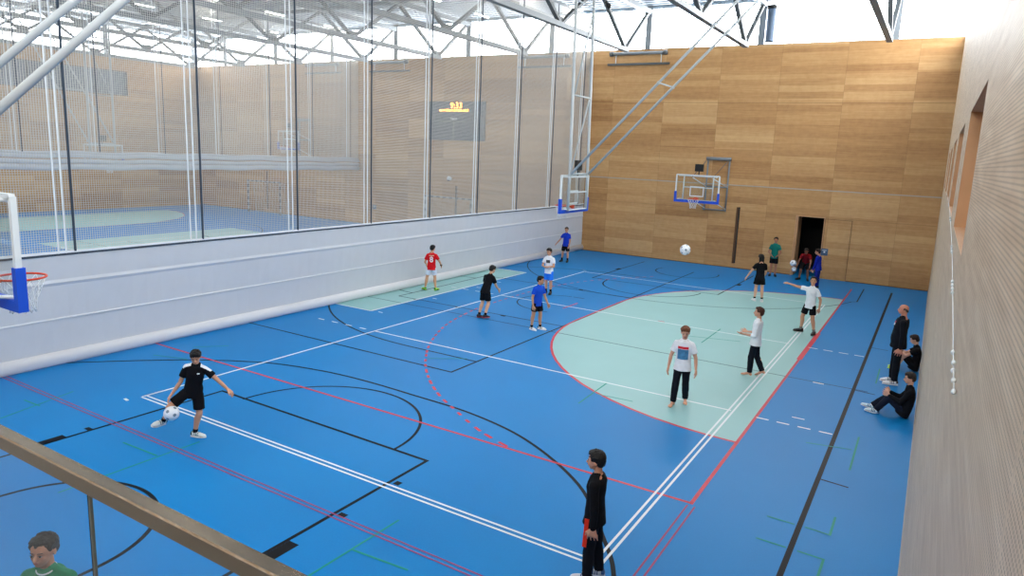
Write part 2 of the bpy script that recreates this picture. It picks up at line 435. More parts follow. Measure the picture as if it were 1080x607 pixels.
# mint areas
def dpoly(gx, s):  # 6 m area
    return [(gx, 4.5)]+[(gx-s*6*math.sin(math.radians(t)), 10.5-6*math.cos(math.radians(t))) for t in range(0, 91, 5)]+[(gx-s*6*math.sin(math.radians(t)), 13.5-6*math.cos(math.radians(t))) for t in range(90, 181, 5)]+[(gx, 19.5)]
a = MB()
for gx, s in ((GX, 1), (-30.5, -1)): a.quad([(x, y, Z1) for x, y in dpoly(gx, s)])
a.quad([(x, y, Z1) for x, y in ((-1.6, 7.5), (-1.6, 16.15), (-20.3, 16.65), (-20.3, 7.4))])
fm(a, 'mint_area', M_green, 'pale mint green areas of the sports floor')
r = MB()
strip(r, dpoly(GX, 1)[1:-1], .06, Z3); strip(r, dpoly(-30.5, -1)[1:-1], .05, Z3)
strip(r, [(GX, 2), (GX, 10.45)], .055, Z3); strip(r, [(GX, 10.45), (GX, 13.55)], .12, Z3); strip(r, [(GX, 13.55), (GX, 22)], .055, Z3)
strip(r, [(GX, 2.03), (-33, 2.03)], .05, Z3)
strip(r, [(2.48, 11.5), (2.48, 12.5)], .05, Z3); strip(r, [(5.35, 11.95), (5.55, 11.95)], .05, Z3)
d9 = catmull([(6.45, 2.08), (5.7, 2.36), (4.84, 2.85), (4.09, 3.32), (3.3, 4.0), (2.5, 4.9), (1.7, 6.1), (1.0, 7.6), (.62, 9.1), (.45, 10.5), (.45, 13.5), (1.0, 16.2), (2.6, 19.1)], 14)
acc = 0
for i in range(len(d9)-1):
    L = (Vector(d9[i+1])-Vector(d9[i])).length
    n = max(1, int(L/.05))
    for j in range(n):
        if (acc % .36) < .18:
            p = Vector(d9[i]).lerp(Vector(d9[i+1]), j/n); q_ = Vector(d9[i]).lerp(Vector(d9[i+1]), (j+1)/n)
            strip(r, [tuple(p), tuple(q_)], .055, Z3)
        acc += L/n
fm(r, 'handball_line', M_red, 'red handball court lines')
c = MB()
for dy in (-.035, .035): strip(c, [(-33, -.88+dy), (9.6, -.98+dy)], .022, Z4)
for dx in (-.05, .05): strip(c, [(9.49+dx, 1.95), (9.49+dx, -.95)], .025, Z4)
fm(c, 'double_line', M_crim, 'thin doubled crimson lines')
w = MB()
for d in (-.045, .045):
    strip(w, [(0, d), (9.05, d)], .035, Z4); strip(w, [(9+d, -.08), (9+d, 18)], .035, Z4)
    strip(w, [(-.02, d*.6), (-.02, .3)], .03, Z4) if d < 0 else None
strip(w, [(0, 0), (0, 18)], .05, Z4); strip(w, [(0, 18), (9, 18)], .05, Z4)
for yy in (5.95, 11.85):
    strip(w, [(0, yy), (9, yy)], .05, Z4)
    for k in range(4):
        strip(w, [(9.48+.36*k, yy-.06), (9.70+.36*k, yy-.06)], .05, Z4); strip(w, [(-.3-.5*k, yy), (-.52-.5*k, yy)], .05, Z4)
for yy, s in ((0, -1), (18, 1)):
    strip(w, [(-.02, yy+s*.28), (-.16, yy+s*.26)], .05, Z4)
strip(w, [(-1.6, 7.5), (-1.6, 16.15)], .07, Z4); strip(w, [(-18.6, 7.5), (-1.6, 7.5)], .05, Z4); strip(w, [(-18.6, 16.15), (-1.6, 16.15)], .05, Z4); strip(w, [(-18.6, 7.5), (-18.6, 16.15)], .06, Z4)
for yy in (7.55, 10.0, 12.4, 13.7): strip(w, [(-1.36, yy), (-1.20, yy)], .05, Z4)
strip(w, [(10.03, 6.33), (10.25, 6.33)], .04, Z4)
strip(w, [(10.03, 8.8), (10.25, 8.8)], .06, Z4)
fm(w, 'volleyball_line', M_white, 'white volleyball court lines')
k_ = MB()
strip(k_, [(10.83, -6), (10.83, 22.3)], .07, Z2)
for yy in (3.9, 8.8, 12.9): strip(k_, [(10.83, yy), (11.25, yy-.05)], .035, Z2)
# lengthwise court
strip(k_, [(-3.3, 4.52), (3.5, 4.52), (3.5, 21.3)], .05, Z2)
strip(k_, [(3.5, 5.45), (1.5, 5.45)]+[p for p in arc(1.5, 12, 6.55, -91, -262, 60)]+[(3.5, 18.55)], .05, Z2)
strip(k_, [(3.5, 9.55), (-2.35, 9.55), (-2.35, 14.45), (3.5, 14.45)], .045, Z2)
strip(k_, arc(-2.35, 12, 1.8, 90, 270), .045, Z2)
for xx in (1.6, .0, -1.6): 
    for yy, s in ((9.55, -1), (14.45, 1)): strip(k_, [(xx-.08, yy+s*.06), (xx+.08, yy+s*.06)], .1, Z2)
strip(k_, [(-33, 8.85), (11.1, 8.85)], .03, Z2)
strip(k_, arc(2.0, 12, 1.25, 95, 265), .04, Z2); strip(k_, [(1.95, 13.25), (2.35, 13.25)], .04, Z2); strip(k_, [(1.95, 10.75), (2.35, 10.75)], .04, Z2)
# crosswise court, near key
strip(k_, [(.74, -3.8), (.82, 1.0), (5.74, .94), (5.76, -3.8)], .055, Z2)
strip(k_, arc(3.28, .95, 1.8, 0, 180), .05, Z2)
strip(k_, [(2.0, -3.6), (2.0, -3.2)]+arc(3.25, -3.2, 1.26, 180, 0)+[(4.51, -3.6)], .055, Z2)
for yy in (-1.86,):
    strip(k_, [(.70, yy-.2), (.70, yy+.2)], .15, Z2); strip(k_, [(5.86, yy-.2), (5.86, yy+.2)], .16, Z2)
strip(k_, [(.70, -1.35), (.70, -1.27)], .14, Z2); strip(k_, [(5.86, -.95), (5.86, -.85)], .12, Z2); strip(k_, [(5.86, .1), (5.86, .2)], .1, Z2)
strip(k_, catmull([(-3.1, .05), (-2.01, 1.15), (-1.09, 1.93), (.1, 2.62), (1.37, 2.94), (2.5, 3.02), (3.69, 2.98), (5.18, 2.88), (6.57, 2.48), (7.96, 1.6), (8.87, .49), (9.25, -.1), (9.6, -1), (9.85, -2.2), (9.9, -4)]), .055, Z2)
# crosswise court, far key and three point line
strip(k_, [(.85, 22.5), (.85, 17.0), (5.66, 17.15), (5.72, 22.3)], .05, Z2)
strip(k_, arc(3.3, 16.95, 1.8, 180, 360), .05, Z2); strip(k_, arc(3.3, 21.0, 1.28, 160, 380), .05, Z2)
for xx, s in ((.85, -1), (5.69, 1)): strip(k_, [(xx+s*.08, 19.5), (xx+s*.08, 19.9)], .14, Z2)
strip(k_, [(9.87, 22.4), (9.9, 19.4)]+arc(3.3, 21.1, 6.7, -16, -168, 60), .04, Z2)
# lines in the other halls
strip(k_, [(-24.5, 4.5), (-24.5, 19.5)], .05, Z2); strip(k_, arc(-22.5, 12, 6.6, -90, 90), .05, Z2)
strip(k_, arc(-18.6, 12, 1.8, 90, -90), .05, Z2); strip(k_, arc(-10.5, 12, 1.8, 0, 360), .05, Z2)
fm(k_, 'basketball_line', M_black, 'black basketball court lines')
g_ = MB(); GW = .03
for P2 in ([(6.48, -2.3), (6.52, -.58)], [(6.52, -1.38), (7.3, -1.32)], [(2.48, -2.6), (2.5, -.6)], [(1.62, -1.28), (2.45, -1.25)],
           [(10.42, 2.29), (10.77, 2.28)], [(10.9, 2.29), (11.2, 2.27), (11.2, 2.8)], [(10.42, 1.65), (10.78, 1.64)], [(10.91, 1.64), (11.21, 1.63), (11.2, 1.0)],
           [(11.2, 4.5), (11.19, 6.05)], [(10.45, 5.22), (11.14, 5.38)], [(3.2, 5.5), (2.5, 4.95)], [(6.5, 4.52), (6.45, 5.92)], [(6.56, 5.2), (7.3, 5.25)],
           [(-.8, -1.9), (-1.2, -.6)], [(-1.4, -1.3), (-.9, -1.28)], [(-2.1, 2.37), (-1.6, 2.9)], [(-2.2, 1.5), (-1.4, 1.75)], [(11.2, 9.6), (11.19, 10.9)], [(7.1, 10.4), (7.1, 12.2)], [(6.5, 10.8), (7.9, 11.2)]):
    strip(g_, P2, GW, Z4)
fm(g_, 'green_line', M_grn, 'faint green badminton corner marks')

# ------------------------------------------------------------------ divider curtains
def curtain(x, zb, zt, ztop, y0, y1, label, raised=False):
    c = empty('divider_curtain', (x, 0, 0), label=label, cat='divider curtain', group='curtains dividing the hall')
    b = MB(); N = 60
    if not raised:
        prof = [(.02, .26), (.02, .93), (.035, .95), (.02, .97), (.02, 1.62), (.045, 1.68), (.02, 1.74), (.012, 2.22), (-.02, 2.24), (-.03, .3)]
        vs = []; ny = 90
        for i in range(ny+1):
            yy = y0+(y1-y0)*i/ny
            for (dx, z) in prof: vs.append((dx+.008*math.sin(yy*2.1+z*3), yy, z))
        n = len(prof); fs = [(i*n+j, i*n+(j+1) % n, (i+1)*n+(j+1) % n, (i+1)*n+j) for i in range(ny) for j in range(n)]
        b.add(vs, fs, 0, False); b.build('vinyl_panel', M_vinyl, c)
        b = MB(); b.loft([((.03, y0, .15), (.12, 0, 0), (0, 0, .135)), ((.03, y1, .15), (.12, 0, 0), (0, 0, .135))], 20); b.build('bottom_roll', M_vinylw, c)
        for z in (.95,):
            b = MB(); b.box(.03, y0, z-.012, .042, y1, z+.012); b.build('seam', mat('white_seam', (228,230,232), .5), c)
        b = MB(); b.box(-.03, y0, 2.215, .03, y1, 2.255); b.build('hem', M_cord, c)
        b = MB(); b.box(-.035, y0, 2.255, .028, y1, 2.30); b.build('lashing', M_strap, c)
        zt = 2.3
    else:
        secs = []
        for z, r_ in ((zb+.12, .12), (zb+.34, .10), (zb+.55, .09), (zb+.68, .06)):
            b = MB(); ny = 70; pts = [(.02*math.sin(i*1.3), y0+(y1-y0)*i/ny, z+.02*math.sin(i*.9+z)) for i in range(ny+1)]
            b.tube(pts, r_, 10); b.build('gathered_fold', M_vinyl, c)
        zt = zb+.7
    sp = .045; t = .0072
    b = MB(); y = y0
    while y <= y1:
        b.box(-t/2, y-t/2, zt, t/2, y+t/2, ztop); y += sp
    z = zt
    while z <= ztop:
        b.box(-t/2-.001, y0, z-t/2, t/2+.001, y1, z+t/2); z += sp
    n = b.build('net', M_net, c, recalc=False)
    for k in range(12):
        yy = .47+2.83*k-5.66
        if yy > y1 or yy < y0: continue
        b = MB(); b.box(.012, yy-.02, zt-.02, .032, yy+.02, ztop); b.build('lifting_cord', M_cord, c)
        for dy in (-.17, -.31):
            b = MB(); b.box(.01, yy+dy-.013, zt-.05, .03, yy+dy+.013, ztop); b.build('strap', M_strap, c)
    b = MB(); b.box(-.06, y0, ztop, .06, y1, ztop+.1); b.build('top_beam', M_steel, c)
    return c
curtain(-3.0, 0, 0, 10.9, -5.6, YW-.03, 'pale grey divider curtain lowered to the floor beside the court, white net above')
curtain(-18.0, 3.16, 0, 10.9, -5.6, YW-.03, 'second divider curtain with its gathered grey base raised above the floor, behind the first net', True)

# ------------------------------------------------------------------ basketball boards
M_bglass = glass('board_glass', (.90,.94,.93), .07)
def hoop_parts(root, clock=True):
    """local frame: board in the YZ plane at x=0, facing +x, rim height 3.05"""
    zb, zt_, hw = 2.93, 4.0, .9
    b = MB(); b.quad([(0, -hw+.03, zb+.03), (0, hw-.03, zb+.03), (0, hw-.03, zt_-.03), (0, -hw+.03, zt_-.03)]); b.build('glass_board', M_bglass, root)
    b = MB()
    for s in (-1, 1): b.box(-.035, s*hw-.025, zb, .02, s*hw+.025, zt_)
    b.box(-.035, -hw, zt_-.025, .02, hw, zt_+.025); b.box(-.035, -hw, zb-.025, .02, hw, zb+.025); b.build('board_frame', M_wht, root)
    b = MB(); wl_ = .025
    b.box(.011, -.295, 3.05+.10, .014, -.295+.04, 3.55); b.box(.011, .255, 3.15, .014, .295, 3.55)
    b.box(.011, -.295, 3.51, .014, .295, 3.55); b.box(.011, -.295, 3.13, .014, .295, 3.17); b.build('target_square', M_strap, root)
    b = MB()
    pf = [(-hw-.045, zb-.06), (hw+.045, zb-.06), (hw+.045, zb+.38), (hw-.035, zb+.38), (hw-.035, zb+.045), (-hw+.035, zb+.045), (-hw+.035, zb+.38), (-hw-.045, zb+.38)]
    b.add([(-.05, y_, z_) for y_, z_ in pf]+[(.04, y_, z_) for y_, z_ in pf], [(0,5,6,7), (0,1,4,5), (1,2,3,4), (15,14,13,8), (13,12,9,8), (12,11,10,9)]+[(i_, (i_+1) % 8, 8+(i_+1) % 8, 8+i_) for i_ in range(8)])
    b.build('edge_padding', M_bblue, root)
    b = MB(); cx = .15+.235
    b.tube([(cx+.235*math.cos(2*PI*i/28), .235*math.sin(2*PI*i/28), 3.05) for i in range(28)], .012, 8, closed=True)
    b.box(.02, -.09, 2.98, .04, .09, 3.09); b.bar((.02, -.06, 3.04), (.17, -.07, 3.045), .03, .03); b.bar((.02, .06, 3.04), (.17, .07, 3.045), .03, .03); b.bar((.02, 0, 3.0), (.15, 0, 3.04), .08, .02)
    rim = b.build('rim', M_orange, root)
    b = MB(); lv = [(3.045, .232), (2.96, .20), (2.88, .165), (2.80, .135), (2.72, .125), (2.66, .12)]
    for i in range(12):
        for s in (1, -1):
            pts = []
            for j, (z, r_) in enumerate(lv):
                a_ = 2*PI*(i+s*j*.5)/12; pts.append((cx+r_*math.cos(a_), r_*math.sin(a_), z))
            b.tube(pts, .0045, 4)
    b.build('net', M_strap, rim)
    if clock:
        b = MB(); b.box(-.14, -.17, 4.16, -.04, .17, 4.46); b.box(-.10, -.02, 4.0, -.07, .02, 4.17); b.build('shot_clock', M_blk, root)
def back_frame(root, x=-.14):
    b = MB()
    for s in (-1, 1): b.tube([(x, s*.62, 2.95), (x, s*.62, 3.98)], .028)
    for z in (2.97, 3.5, 3.96): b.tube([(x, -.62, z), (x, .62, z)], .022)
    for s in (-1, 1):
        for z in (3.0, 3.96): b.tube([(x, s*.62, z), (0, s*.8, z)], .02)
    b.build('back_frame', M_wht, root)
# wall hoop
def wall_hoop(x, y, dz, label, clock=True):
    h = empty('basketball_hoop', (x, y, dz), -PI/2, label=label, cat='basketball hoop', group='wall mounted basketball hoops')
    hoop_parts(h, clock); back_frame(h)
    D = y-YW+.04     # wall distance behind the board (negative x local)
    b = MB(); xw = D
    # local y -> world x (for rz=-90: local x=(0,-1), local y=(1,0))
    y0, y1 = -.28, .66
    b.tube([(xw, y1, 2.45), (xw, y1, 4.72)], .035); b.tube([(xw, y0, 2.45), (xw, y0, 4.72)], .035)
    b.tube([(xw, y0, 3.5), (xw, y1, 3.5)], .03); b.tube([(xw, y0-.1, 2.5), (xw, y1, 2.5)], .03)
    b.build('wall_frame', M_steel, h)
    b = MB(); b.tube([(xw+.05, y0-.06, 4.72), (xw+.05, y1+.06, 4.72)], .07, 12); b.build('winch_tube', M_steel, h)
    b = MB()
    for yy in (y0, y1): 
        b.tube([(-.14, yy*.9, 3.0), (xw, yy, 2.55)], .022); b.tube([(-.14, yy*.9, 3.9), (xw, yy, 3.5)], .022)
    b.build('support_arm', M_wht, h)
    b = MB()
    for yy in (y0, y1): b.tube([(-.1, yy*.9, 3.95), (xw+.05, yy, 4.7)], .012)
    b.build('stay_cable', M_steeld, h)
    return h
wall_hoop(3.27, 21.5, 0, 'glass basketball hoop with blue padding on a bracket on the far wooden wall')
wall_hoop(-22.7, 22.6, 1.3, 'raised basketball hoop on the far wall of the left hall, behind both nets')
M_post = mat('grey_white_tube', (184,190,192), .45)
def hanging_hoop(x, y, rz, label, lean, post=True, zc=9.1, top=None):
    """posts rise from the board; diagonal arms run back to the roof beams"""
    h = empty('basketball_hoop', (x, y, 0), rz, label=label, cat='basketball hoop', group='basketball hoops hung from the roof')
    hoop_parts(h); back_frame(h, -.12)
    if post:
        for s in (-1, 1):
            b = MB(); b.tube([(-.12, s*.62, 2.95), (-.12, s*.60, 4.05), (.01, s*.58, 10.9)], .045, 10); b.build('hanging_post', M_post, h)
        b = MB()
        for z in (4.05, 6.35, 9.0):
            b = MB(); b.tube([(-.12+.1*(z-4.05)/5.3, -.6, z), (-.12+.1*(z-4.05)/5.3, .6, z)], .026); b.build('cross_bar', M_post, h)
        for (z0, z1) in ((4.1, 6.3), (6.4, 8.95)):
            b = MB(); b.tube([(-.12, .56, z0), (-.06, -.56, z1)], .024); b.build('diagonal_brace', M_post, h)
    (xa, za, xb, zb_) = lean
    for s in (-1, 1):
        b = MB(); b.tube([(xa, s*.6, za), (xb, s*.6, zb_)], .045 if not post else .037, 10); b.build('support_arm', M_post, h)
    for f in (.42, .5) if post else ():
        b = MB(); px = xa+(xb-xa)*.385; pz = za+(zb_-za)*.385
    if post:
        b = MB(); b.tube([(px, -.6, pz), (px, .6, pz)], .022); b.ball((px, -.6, pz), .05); b.ball((px, .6, pz), .05); b.build('arm_cross_bar', M_post, h)
    return h
h1 = hanging_hoop(2.22, 12.35, PI, 'glass basketball hoop hung from the roof on white tubes beside the grey curtain', (-.1, 4.0, -6.83, 10.9))
h2 = hanging_hoop(-23.4, 12.0, 0, 'basketball hoop hung from the roof in the hall beyond both curtains', (-.1, 4.0, -6.83, 10.9))
h2.location.z = .12
h3 = hanging_hoop(3.33, -3.55, PI/2, 'nearest basketball hoop with orange rim cut by the left edge of the view', (-.75, 4.0, 4.9, 9.6), post=False)
b = MB()
for s in (-1, 1):
    b.tube([(-.75, s*.6, 2.95), (-.75, s*.6, 9.1)], .05, 10)
    for z in (3.0, 3.9): b.tube([(-.75, s*.6, z), (-.12, s*.62, z)], .03)
for z in (4.0, 6.5): b.tube([(-.75, -.6, z), (-.75, .6, z)], .03)
b.build('hanging_post', M_post, h3)
# secondary beams that carry the hung hoops
for (x0, x1, lab) in ((9.72, -.24, 'carrying the hoop beside the grey curtain'), (-20.16, -30.12, 'carrying the hoop in the left hall')):
    for yy, n_ in ((11.75, 'nearer'), (12.95, 'farther')):
        b = MB(); b.bar((x0, yy, 10.97), (x1, yy, 10.97), .12, .14)
        tag(b.build('support_beam', M_steel), '%s grey beam between the trusses %s' % (n_, lab), 'beam')
for xx, n_ in ((2.73, 'left'), (3.93, 'right')):
    b = MB(); b.bar((xx, 3, 9.85), (xx, -6, 9.85), .12, .14)
    b.bar((xx, -4.8, 9.85), (xx, -4.8, 11.1), .08, .08); b.bar((xx, 1.0, 9.85), (xx, 1.0, 11.1), .08, .08)
    tag(b.build('support_beam', M_steel), '%s grey beam above the nearest hoop' % n_, 'beam')

# ------------------------------------------------------------------ wall fittings
for i, x in enumerate((-.63, -5.55, -15.6, -20.9)):
    lab = ['right of the hanging hoop posts', 'left of the hanging hoop posts', 'seen through the net above the middle hall', 'seen through the net near the left corner'][i]
    t = empty('wall_roller', (x, YW, 9.1), label='grey roller and bar high on far wall, %s' % lab, cat='wall roller', group='roller units high on the far wall')
    b = MB(); b.tube([(-1.25, -.12, .18), (1.25, -.12, .18)], .07, 12); b.build('roller_tube', M_steel, t)
    for s in (-1, 1):
        b = MB(); b.tube([(s*1.22, -.12, .18), (s*1.38, -.12, .18)], .10, 12); b.build('end_cap', M_steeld, t)
        b = MB(); b.bar((s*1.1, -.06, .22), (s*1.1, -.06, -.28), .04, .03); b.bar((s*1.1, 0, .1), (s*1.1, -.12, .1), .05, .05); b.build('bracket', M_wht, t)
    b = MB(); b.box(-1.5, -.1, -.33, 1.5, -.02, -.24); b.build('flat_bar', M_steeld, t)
# scoreboard
t = empty('scoreboard', (-10.8, YW-.002, 6.13), label='dark grey scoreboard with orange digits 9:33 on the far wall', cat='scoreboard')
b = MB(); b.box(-1.84, -.10, -1.02, 1.84, 0, 1.02); b.build('panel', mat('scoreboard_grey', (74,82,92), .5), t)
b = MB()
b.box(-1.1, -.108, -.04, .8, -.1, -.02); b.box(-.17, -.108, -.98, -.155, -.1, -.03); b.build('printed_line', mat('pale_print', (150,150,120), .5), t)
M_led = mat('orange_led', (255,150,40), .5, emit=(255,170,60), estr=5)
def text_mesh(s, size, name, m, parent, loc, extr=.004, spacing=1.0, rotx=PI/2):
    cu = bpy.data.curves.new(name, 'FONT'); cu.body = s; cu.size = size; cu.extrude = extr; cu.align_x = 'CENTER'; cu.align_y = 'CENTER'; cu.space_character = spacing
    cu.offset = size*.012; cu.resolution_u = 3
    o = bpy.data.objects.new(name, cu); COL.objects.link(o)
    dg = bpy.context.evaluated_depsgraph_get(); me = bpy.data.meshes.new_from_object(o.evaluated_get(dg)); bpy.data.objects.remove(o)
    me.transform(Matrix.Translation(loc) @ Matrix.Rotation(rotx, 4, 'X')); me.materials.clear()
    return link(name, me, m, parent)
text_mesh('9:33', .42, 'digits', M_led, t, (0, -.11, .80), spacing=1.1)
text_mesh('BB N SPORTGEMEINDE K', .165, 'text_line', M_led, t, (-.15, -.11, .545), spacing=1.05)
text_mesh('TIMER', .17, 'word', mat('white_print', (215,220,222), .5), t, (-.15, -.108, .10), spacing=1.0)
# dome camera, switches, goals
t = empty('dome_camera', (-11.15, YW-.02, 3.05), label='white dome camera on the far wall above the grey goal', cat='camera')
b = MB(); b.ball((0, -.12, 0), (.13, .13, .13), 16, 10); b.box(-.08, -.06, -.06, .08, .02, .06); b.build('housing', M_wht, t)
b = MB(); b.ball((0, -.15, -.07), .085, 14, 8); b.build('lens_dome', M_blk, t)
for x, z, lab in ((8.14, 1.12, 'blue grey control panel on the far wall beside the open doorway'), (-16.7, 1.07, 'small dark control panel on the far wall of the middle hall')):
    t = empty('control_panel', (x, YW-.014, z), label=lab, cat='control panel')
    b = MB(); b.box(-.13, -.03, -.14, .13, 0, .14); b.build('panel', mat('panel_blue_grey', (66,92,124), .5), t)
    b = MB(); b.box(-.03, -.036, -.03, .03, -.03, .03); b.box(-.08, -.036, .06, .08, -.03, .08); b.build('button', M_wht, t)
M_goal = mat('grey_goal_stripe', (104,104,106), .5); M_goal2 = mat('pale_goal_stripe', (176,170,162), .5)
M_gnet = mat('goal_net', (200,200,196), .8)
def goal(x, y, label):
    g = empty('handball_goal', (x, y, 0), label=label, cat='handball goal', group='handball goals along the far wall')
    for nm, a, bb in (('crossbar', (-1.58, 0, 2.06), (1.58, 0, 2.06)), ('post', (-1.54, 0, 0), (-1.54, 0, 2.02)), ('post', (1.54, 0, 0), (1.54, 0, 2.02))):
        m_ = MB(); a = Vector(a); bb = Vector(bb); n = int((bb-a).length/.2)
        for i in range(n): m_.bar(a.lerp(bb, i/n), a.lerp(bb, (i+1)/n), .085, .085, i % 2)
        m_.build(nm, [M_goal, M_goal2], g)
    m_ = MB()
    for s in (-1, 1): m_.tube([(s*1.5, .04, 2.03), (s*1.5, .35, 2.0), (s*1.5, .55, .03), (s*1.5, .04, .03)], .018)
    m_.tube([(-1.5, .55, .03), (1.5, .55, .03)], .018); m_.build('net_hoop', M_goal2, g)
    m_ = MB()
    for i in range(30): xx = -1.5+3*i/29; m_.tube([(xx, .35, 2.0), (xx, .55, .03)], .004, 3)
    for i in range(20): z = .03+1.97*i/19; m_.tube([(-1.5, .55-.2*i/19, z), (1.5, .55-.2*i/19, z)], .004, 3)
    m_.build('net', M_gnet, g)
goal(-10.75, YW-.75, 'striped handball goal against the far wall of the middle hall')
goal(-25.6, YW-.75, 'striped handball goal against the far wall of the left hall')
# rail with white knobs on the right wall
t = empty('hook_rail', (XR, 0, 3.75), label='slim white rail with round white knobs along the right perforated wall', cat='hook rail')
b = MB(); b.tube([(-.010, y_, z_-3.75) for y_, z_ in ((-3.44, 3.718), (-2.9, 3.755), (-1.4, 3.885), (0, 3.99), (2, 4.08), (4.6, 4.15), (9, 4.2))], .0025, 6); b.build('rail', M_wht, t)
for y_, z_ in ((-3.42, 3.72), (-3.29, 3.735), (-3.12, 3.735), (-3.07, 3.76), (-2.86, 3.76), (-1.62, 3.865), (-1.52, 3.875), (-1.42, 3.885), (-1.32, 3.895), (-.15, 3.98), (-.02, 3.99), (.12, 4.0), (2.2, 4.09), (2.5, 4.1), (4.6, 4.15), (5.0, 4.16)):
    b = MB(); b.ball((-.012, y_, z_-3.75), (.010, .016, .012), 10, 6); b.build('knob', M_wht, t)
# downpipe at the clerestory
t = empty('hanging_cable_drum', (5.15, YW-.35, 9.5), label='dark corrugated pipe standing at the clerestory beside the second truss', cat='pipe')
t.name = 'corrugated_pipe'
b = MB(); pts = [(0, 0, .0+.03*i) for i in range(44)]; b.tube(pts, [.19 if i % 2 else .165 for i in range(44)], 12); b.build('pipe', mat('blue_grey_pipe', (84,100,120), .4, metal=.3), t)
b = MB(); b.tube([(0, 0, 1.28), (0, 0, 1.42)], .2, 12); b.build('cap', M_blk, t)
b = MB(); b.bar((0, 0, .5), (0, .34, .5), .06, .05); b.build('wall_bracket', M_steeld, t)
# small spotlights clipped to truss
for x, y_, z_, lab in ((2.9, 12.4, 9.0, 'beside the hung hoop posts'),):
    t = empty('spotlight', (x, y_, z_), label='small black spotlight %s' % lab, cat='spotlight')
    b = MB(); b.tube([(0, 0, 0), (.12, -.05, -.12)], [.05, .07], 12); b.build('lamp_head', M_blk, t)
    b = MB(); b.tube([(0, 0, 0), (0, 0, .2)], .015); b.build('clamp', M_blk, t)

# ------------------------------------------------------------------ gallery
b = MB(); b.box(2.0, YN, 2.5, XR, -5.95, 2.75); struct(b.build('floor_gallery', mat('gallery_concrete', (150,148,145), .7)))
RY, RZ = -5.845, 3.76
t = empty('glass_balustrade', (10, RY, 2.75), label='glass balustrade with a brushed steel handrail in front of the camera', cat='balustrade')
b = MB()
w_, h_, rr = .021, .021, .004
prof = [(-w_, -h_), (w_, -h_), (w_, h_-rr), (w_-rr, h_), (-w_+rr, h_), (-w_, h_-rr)]
vs = []
for x in (-8, 2): vs += [(x, dy, RZ-2.75-h_+dz) for dy, dz in prof]
n = len(prof); fs = [(j, (j+1) % n, n+(j+1) % n, n+j) for j in range(n)]+[tuple(range(n))[::-1], tuple(range(n, 2*n))]
b.add(vs, fs); b.build('handrail', M_inox, t)
M_bal = glass('balustrade_glass', (.90,.95,.97), .035)
xs = [11.60, 10.02, 8.45, 6.86, 5.27, 3.68, 2.1]
for i in range(6):
    b = MB(); x0_, x1_ = xs[i+1]-10+.012, xs[i]-10-.012; b.quad([(x0_, 0, -.3), (x1_, 0, -.3), (x1_, 0, RZ-2.75-.045), (x0_, 0, RZ-2.75-.045)]); b.build('glass_pane', M_bal, t)
    b = MB(); b.box(xs[i+1]-10+.000, -.004, -.3, xs[i+1]-10+.006, .004, RZ-2.75-.042); b.build('pane_gasket', M_blk, t)
    b = MB(); b.box(xs[i+1]-10+.006, -.004, -.3, xs[i+1]-10+.011, .004, RZ-2.75-.042); b.build('pane_edge', mat('glass_edge', (120,130,128), .3), t)
b = MB(); b.box(-8, -.03, -.32, 2, .03, -.02); b.build('base_channel', M_steel, t)

#P0#
# ------------------------------------------------------------------ people
def remesh(mb, name, voxel, smooth=2):
    me = mb.mesh(name+'_raw'); o = bpy.data.objects.new('tmp', me); COL.objects.link(o)
    bm = bmesh.new(); bm.from_mesh(me); bmesh.ops.recalc_face_normals(bm, faces=bm.faces); bm.to_mesh(me); bm.free()
    m = o.modifiers.new('r', 'REMESH'); m.mode = 'VOXEL'; m.voxel_size = voxel; m.use_smooth_shade = True
    if smooth:
        s = o.modifiers.new('s', 'SMOOTH'); s.factor = .5; s.iterations = smooth
    dg = bpy.context.evaluated_depsgraph_get(); out = bpy.data.meshes.new_from_object(o.evaluated_get(dg))
    bpy.data.objects.remove(o); bpy.data.meshes.remove(me)
    out.materials.clear()
    for p in out.polygons: p.use_smooth = True; p.material_index = 0
    out.name = name
    return out
def V(*a): return Vector(a)
def skin(name, c): return mat('skin_'+name, c, .55, spec=.35, var=.04, vscale=12)
CLOTH = {}
def cloth(name, c, rough=.85):
    return mat('cloth_'+name, c, rough, spec=.15, var=.06, vscale=14, bump=.3, bscale=25)

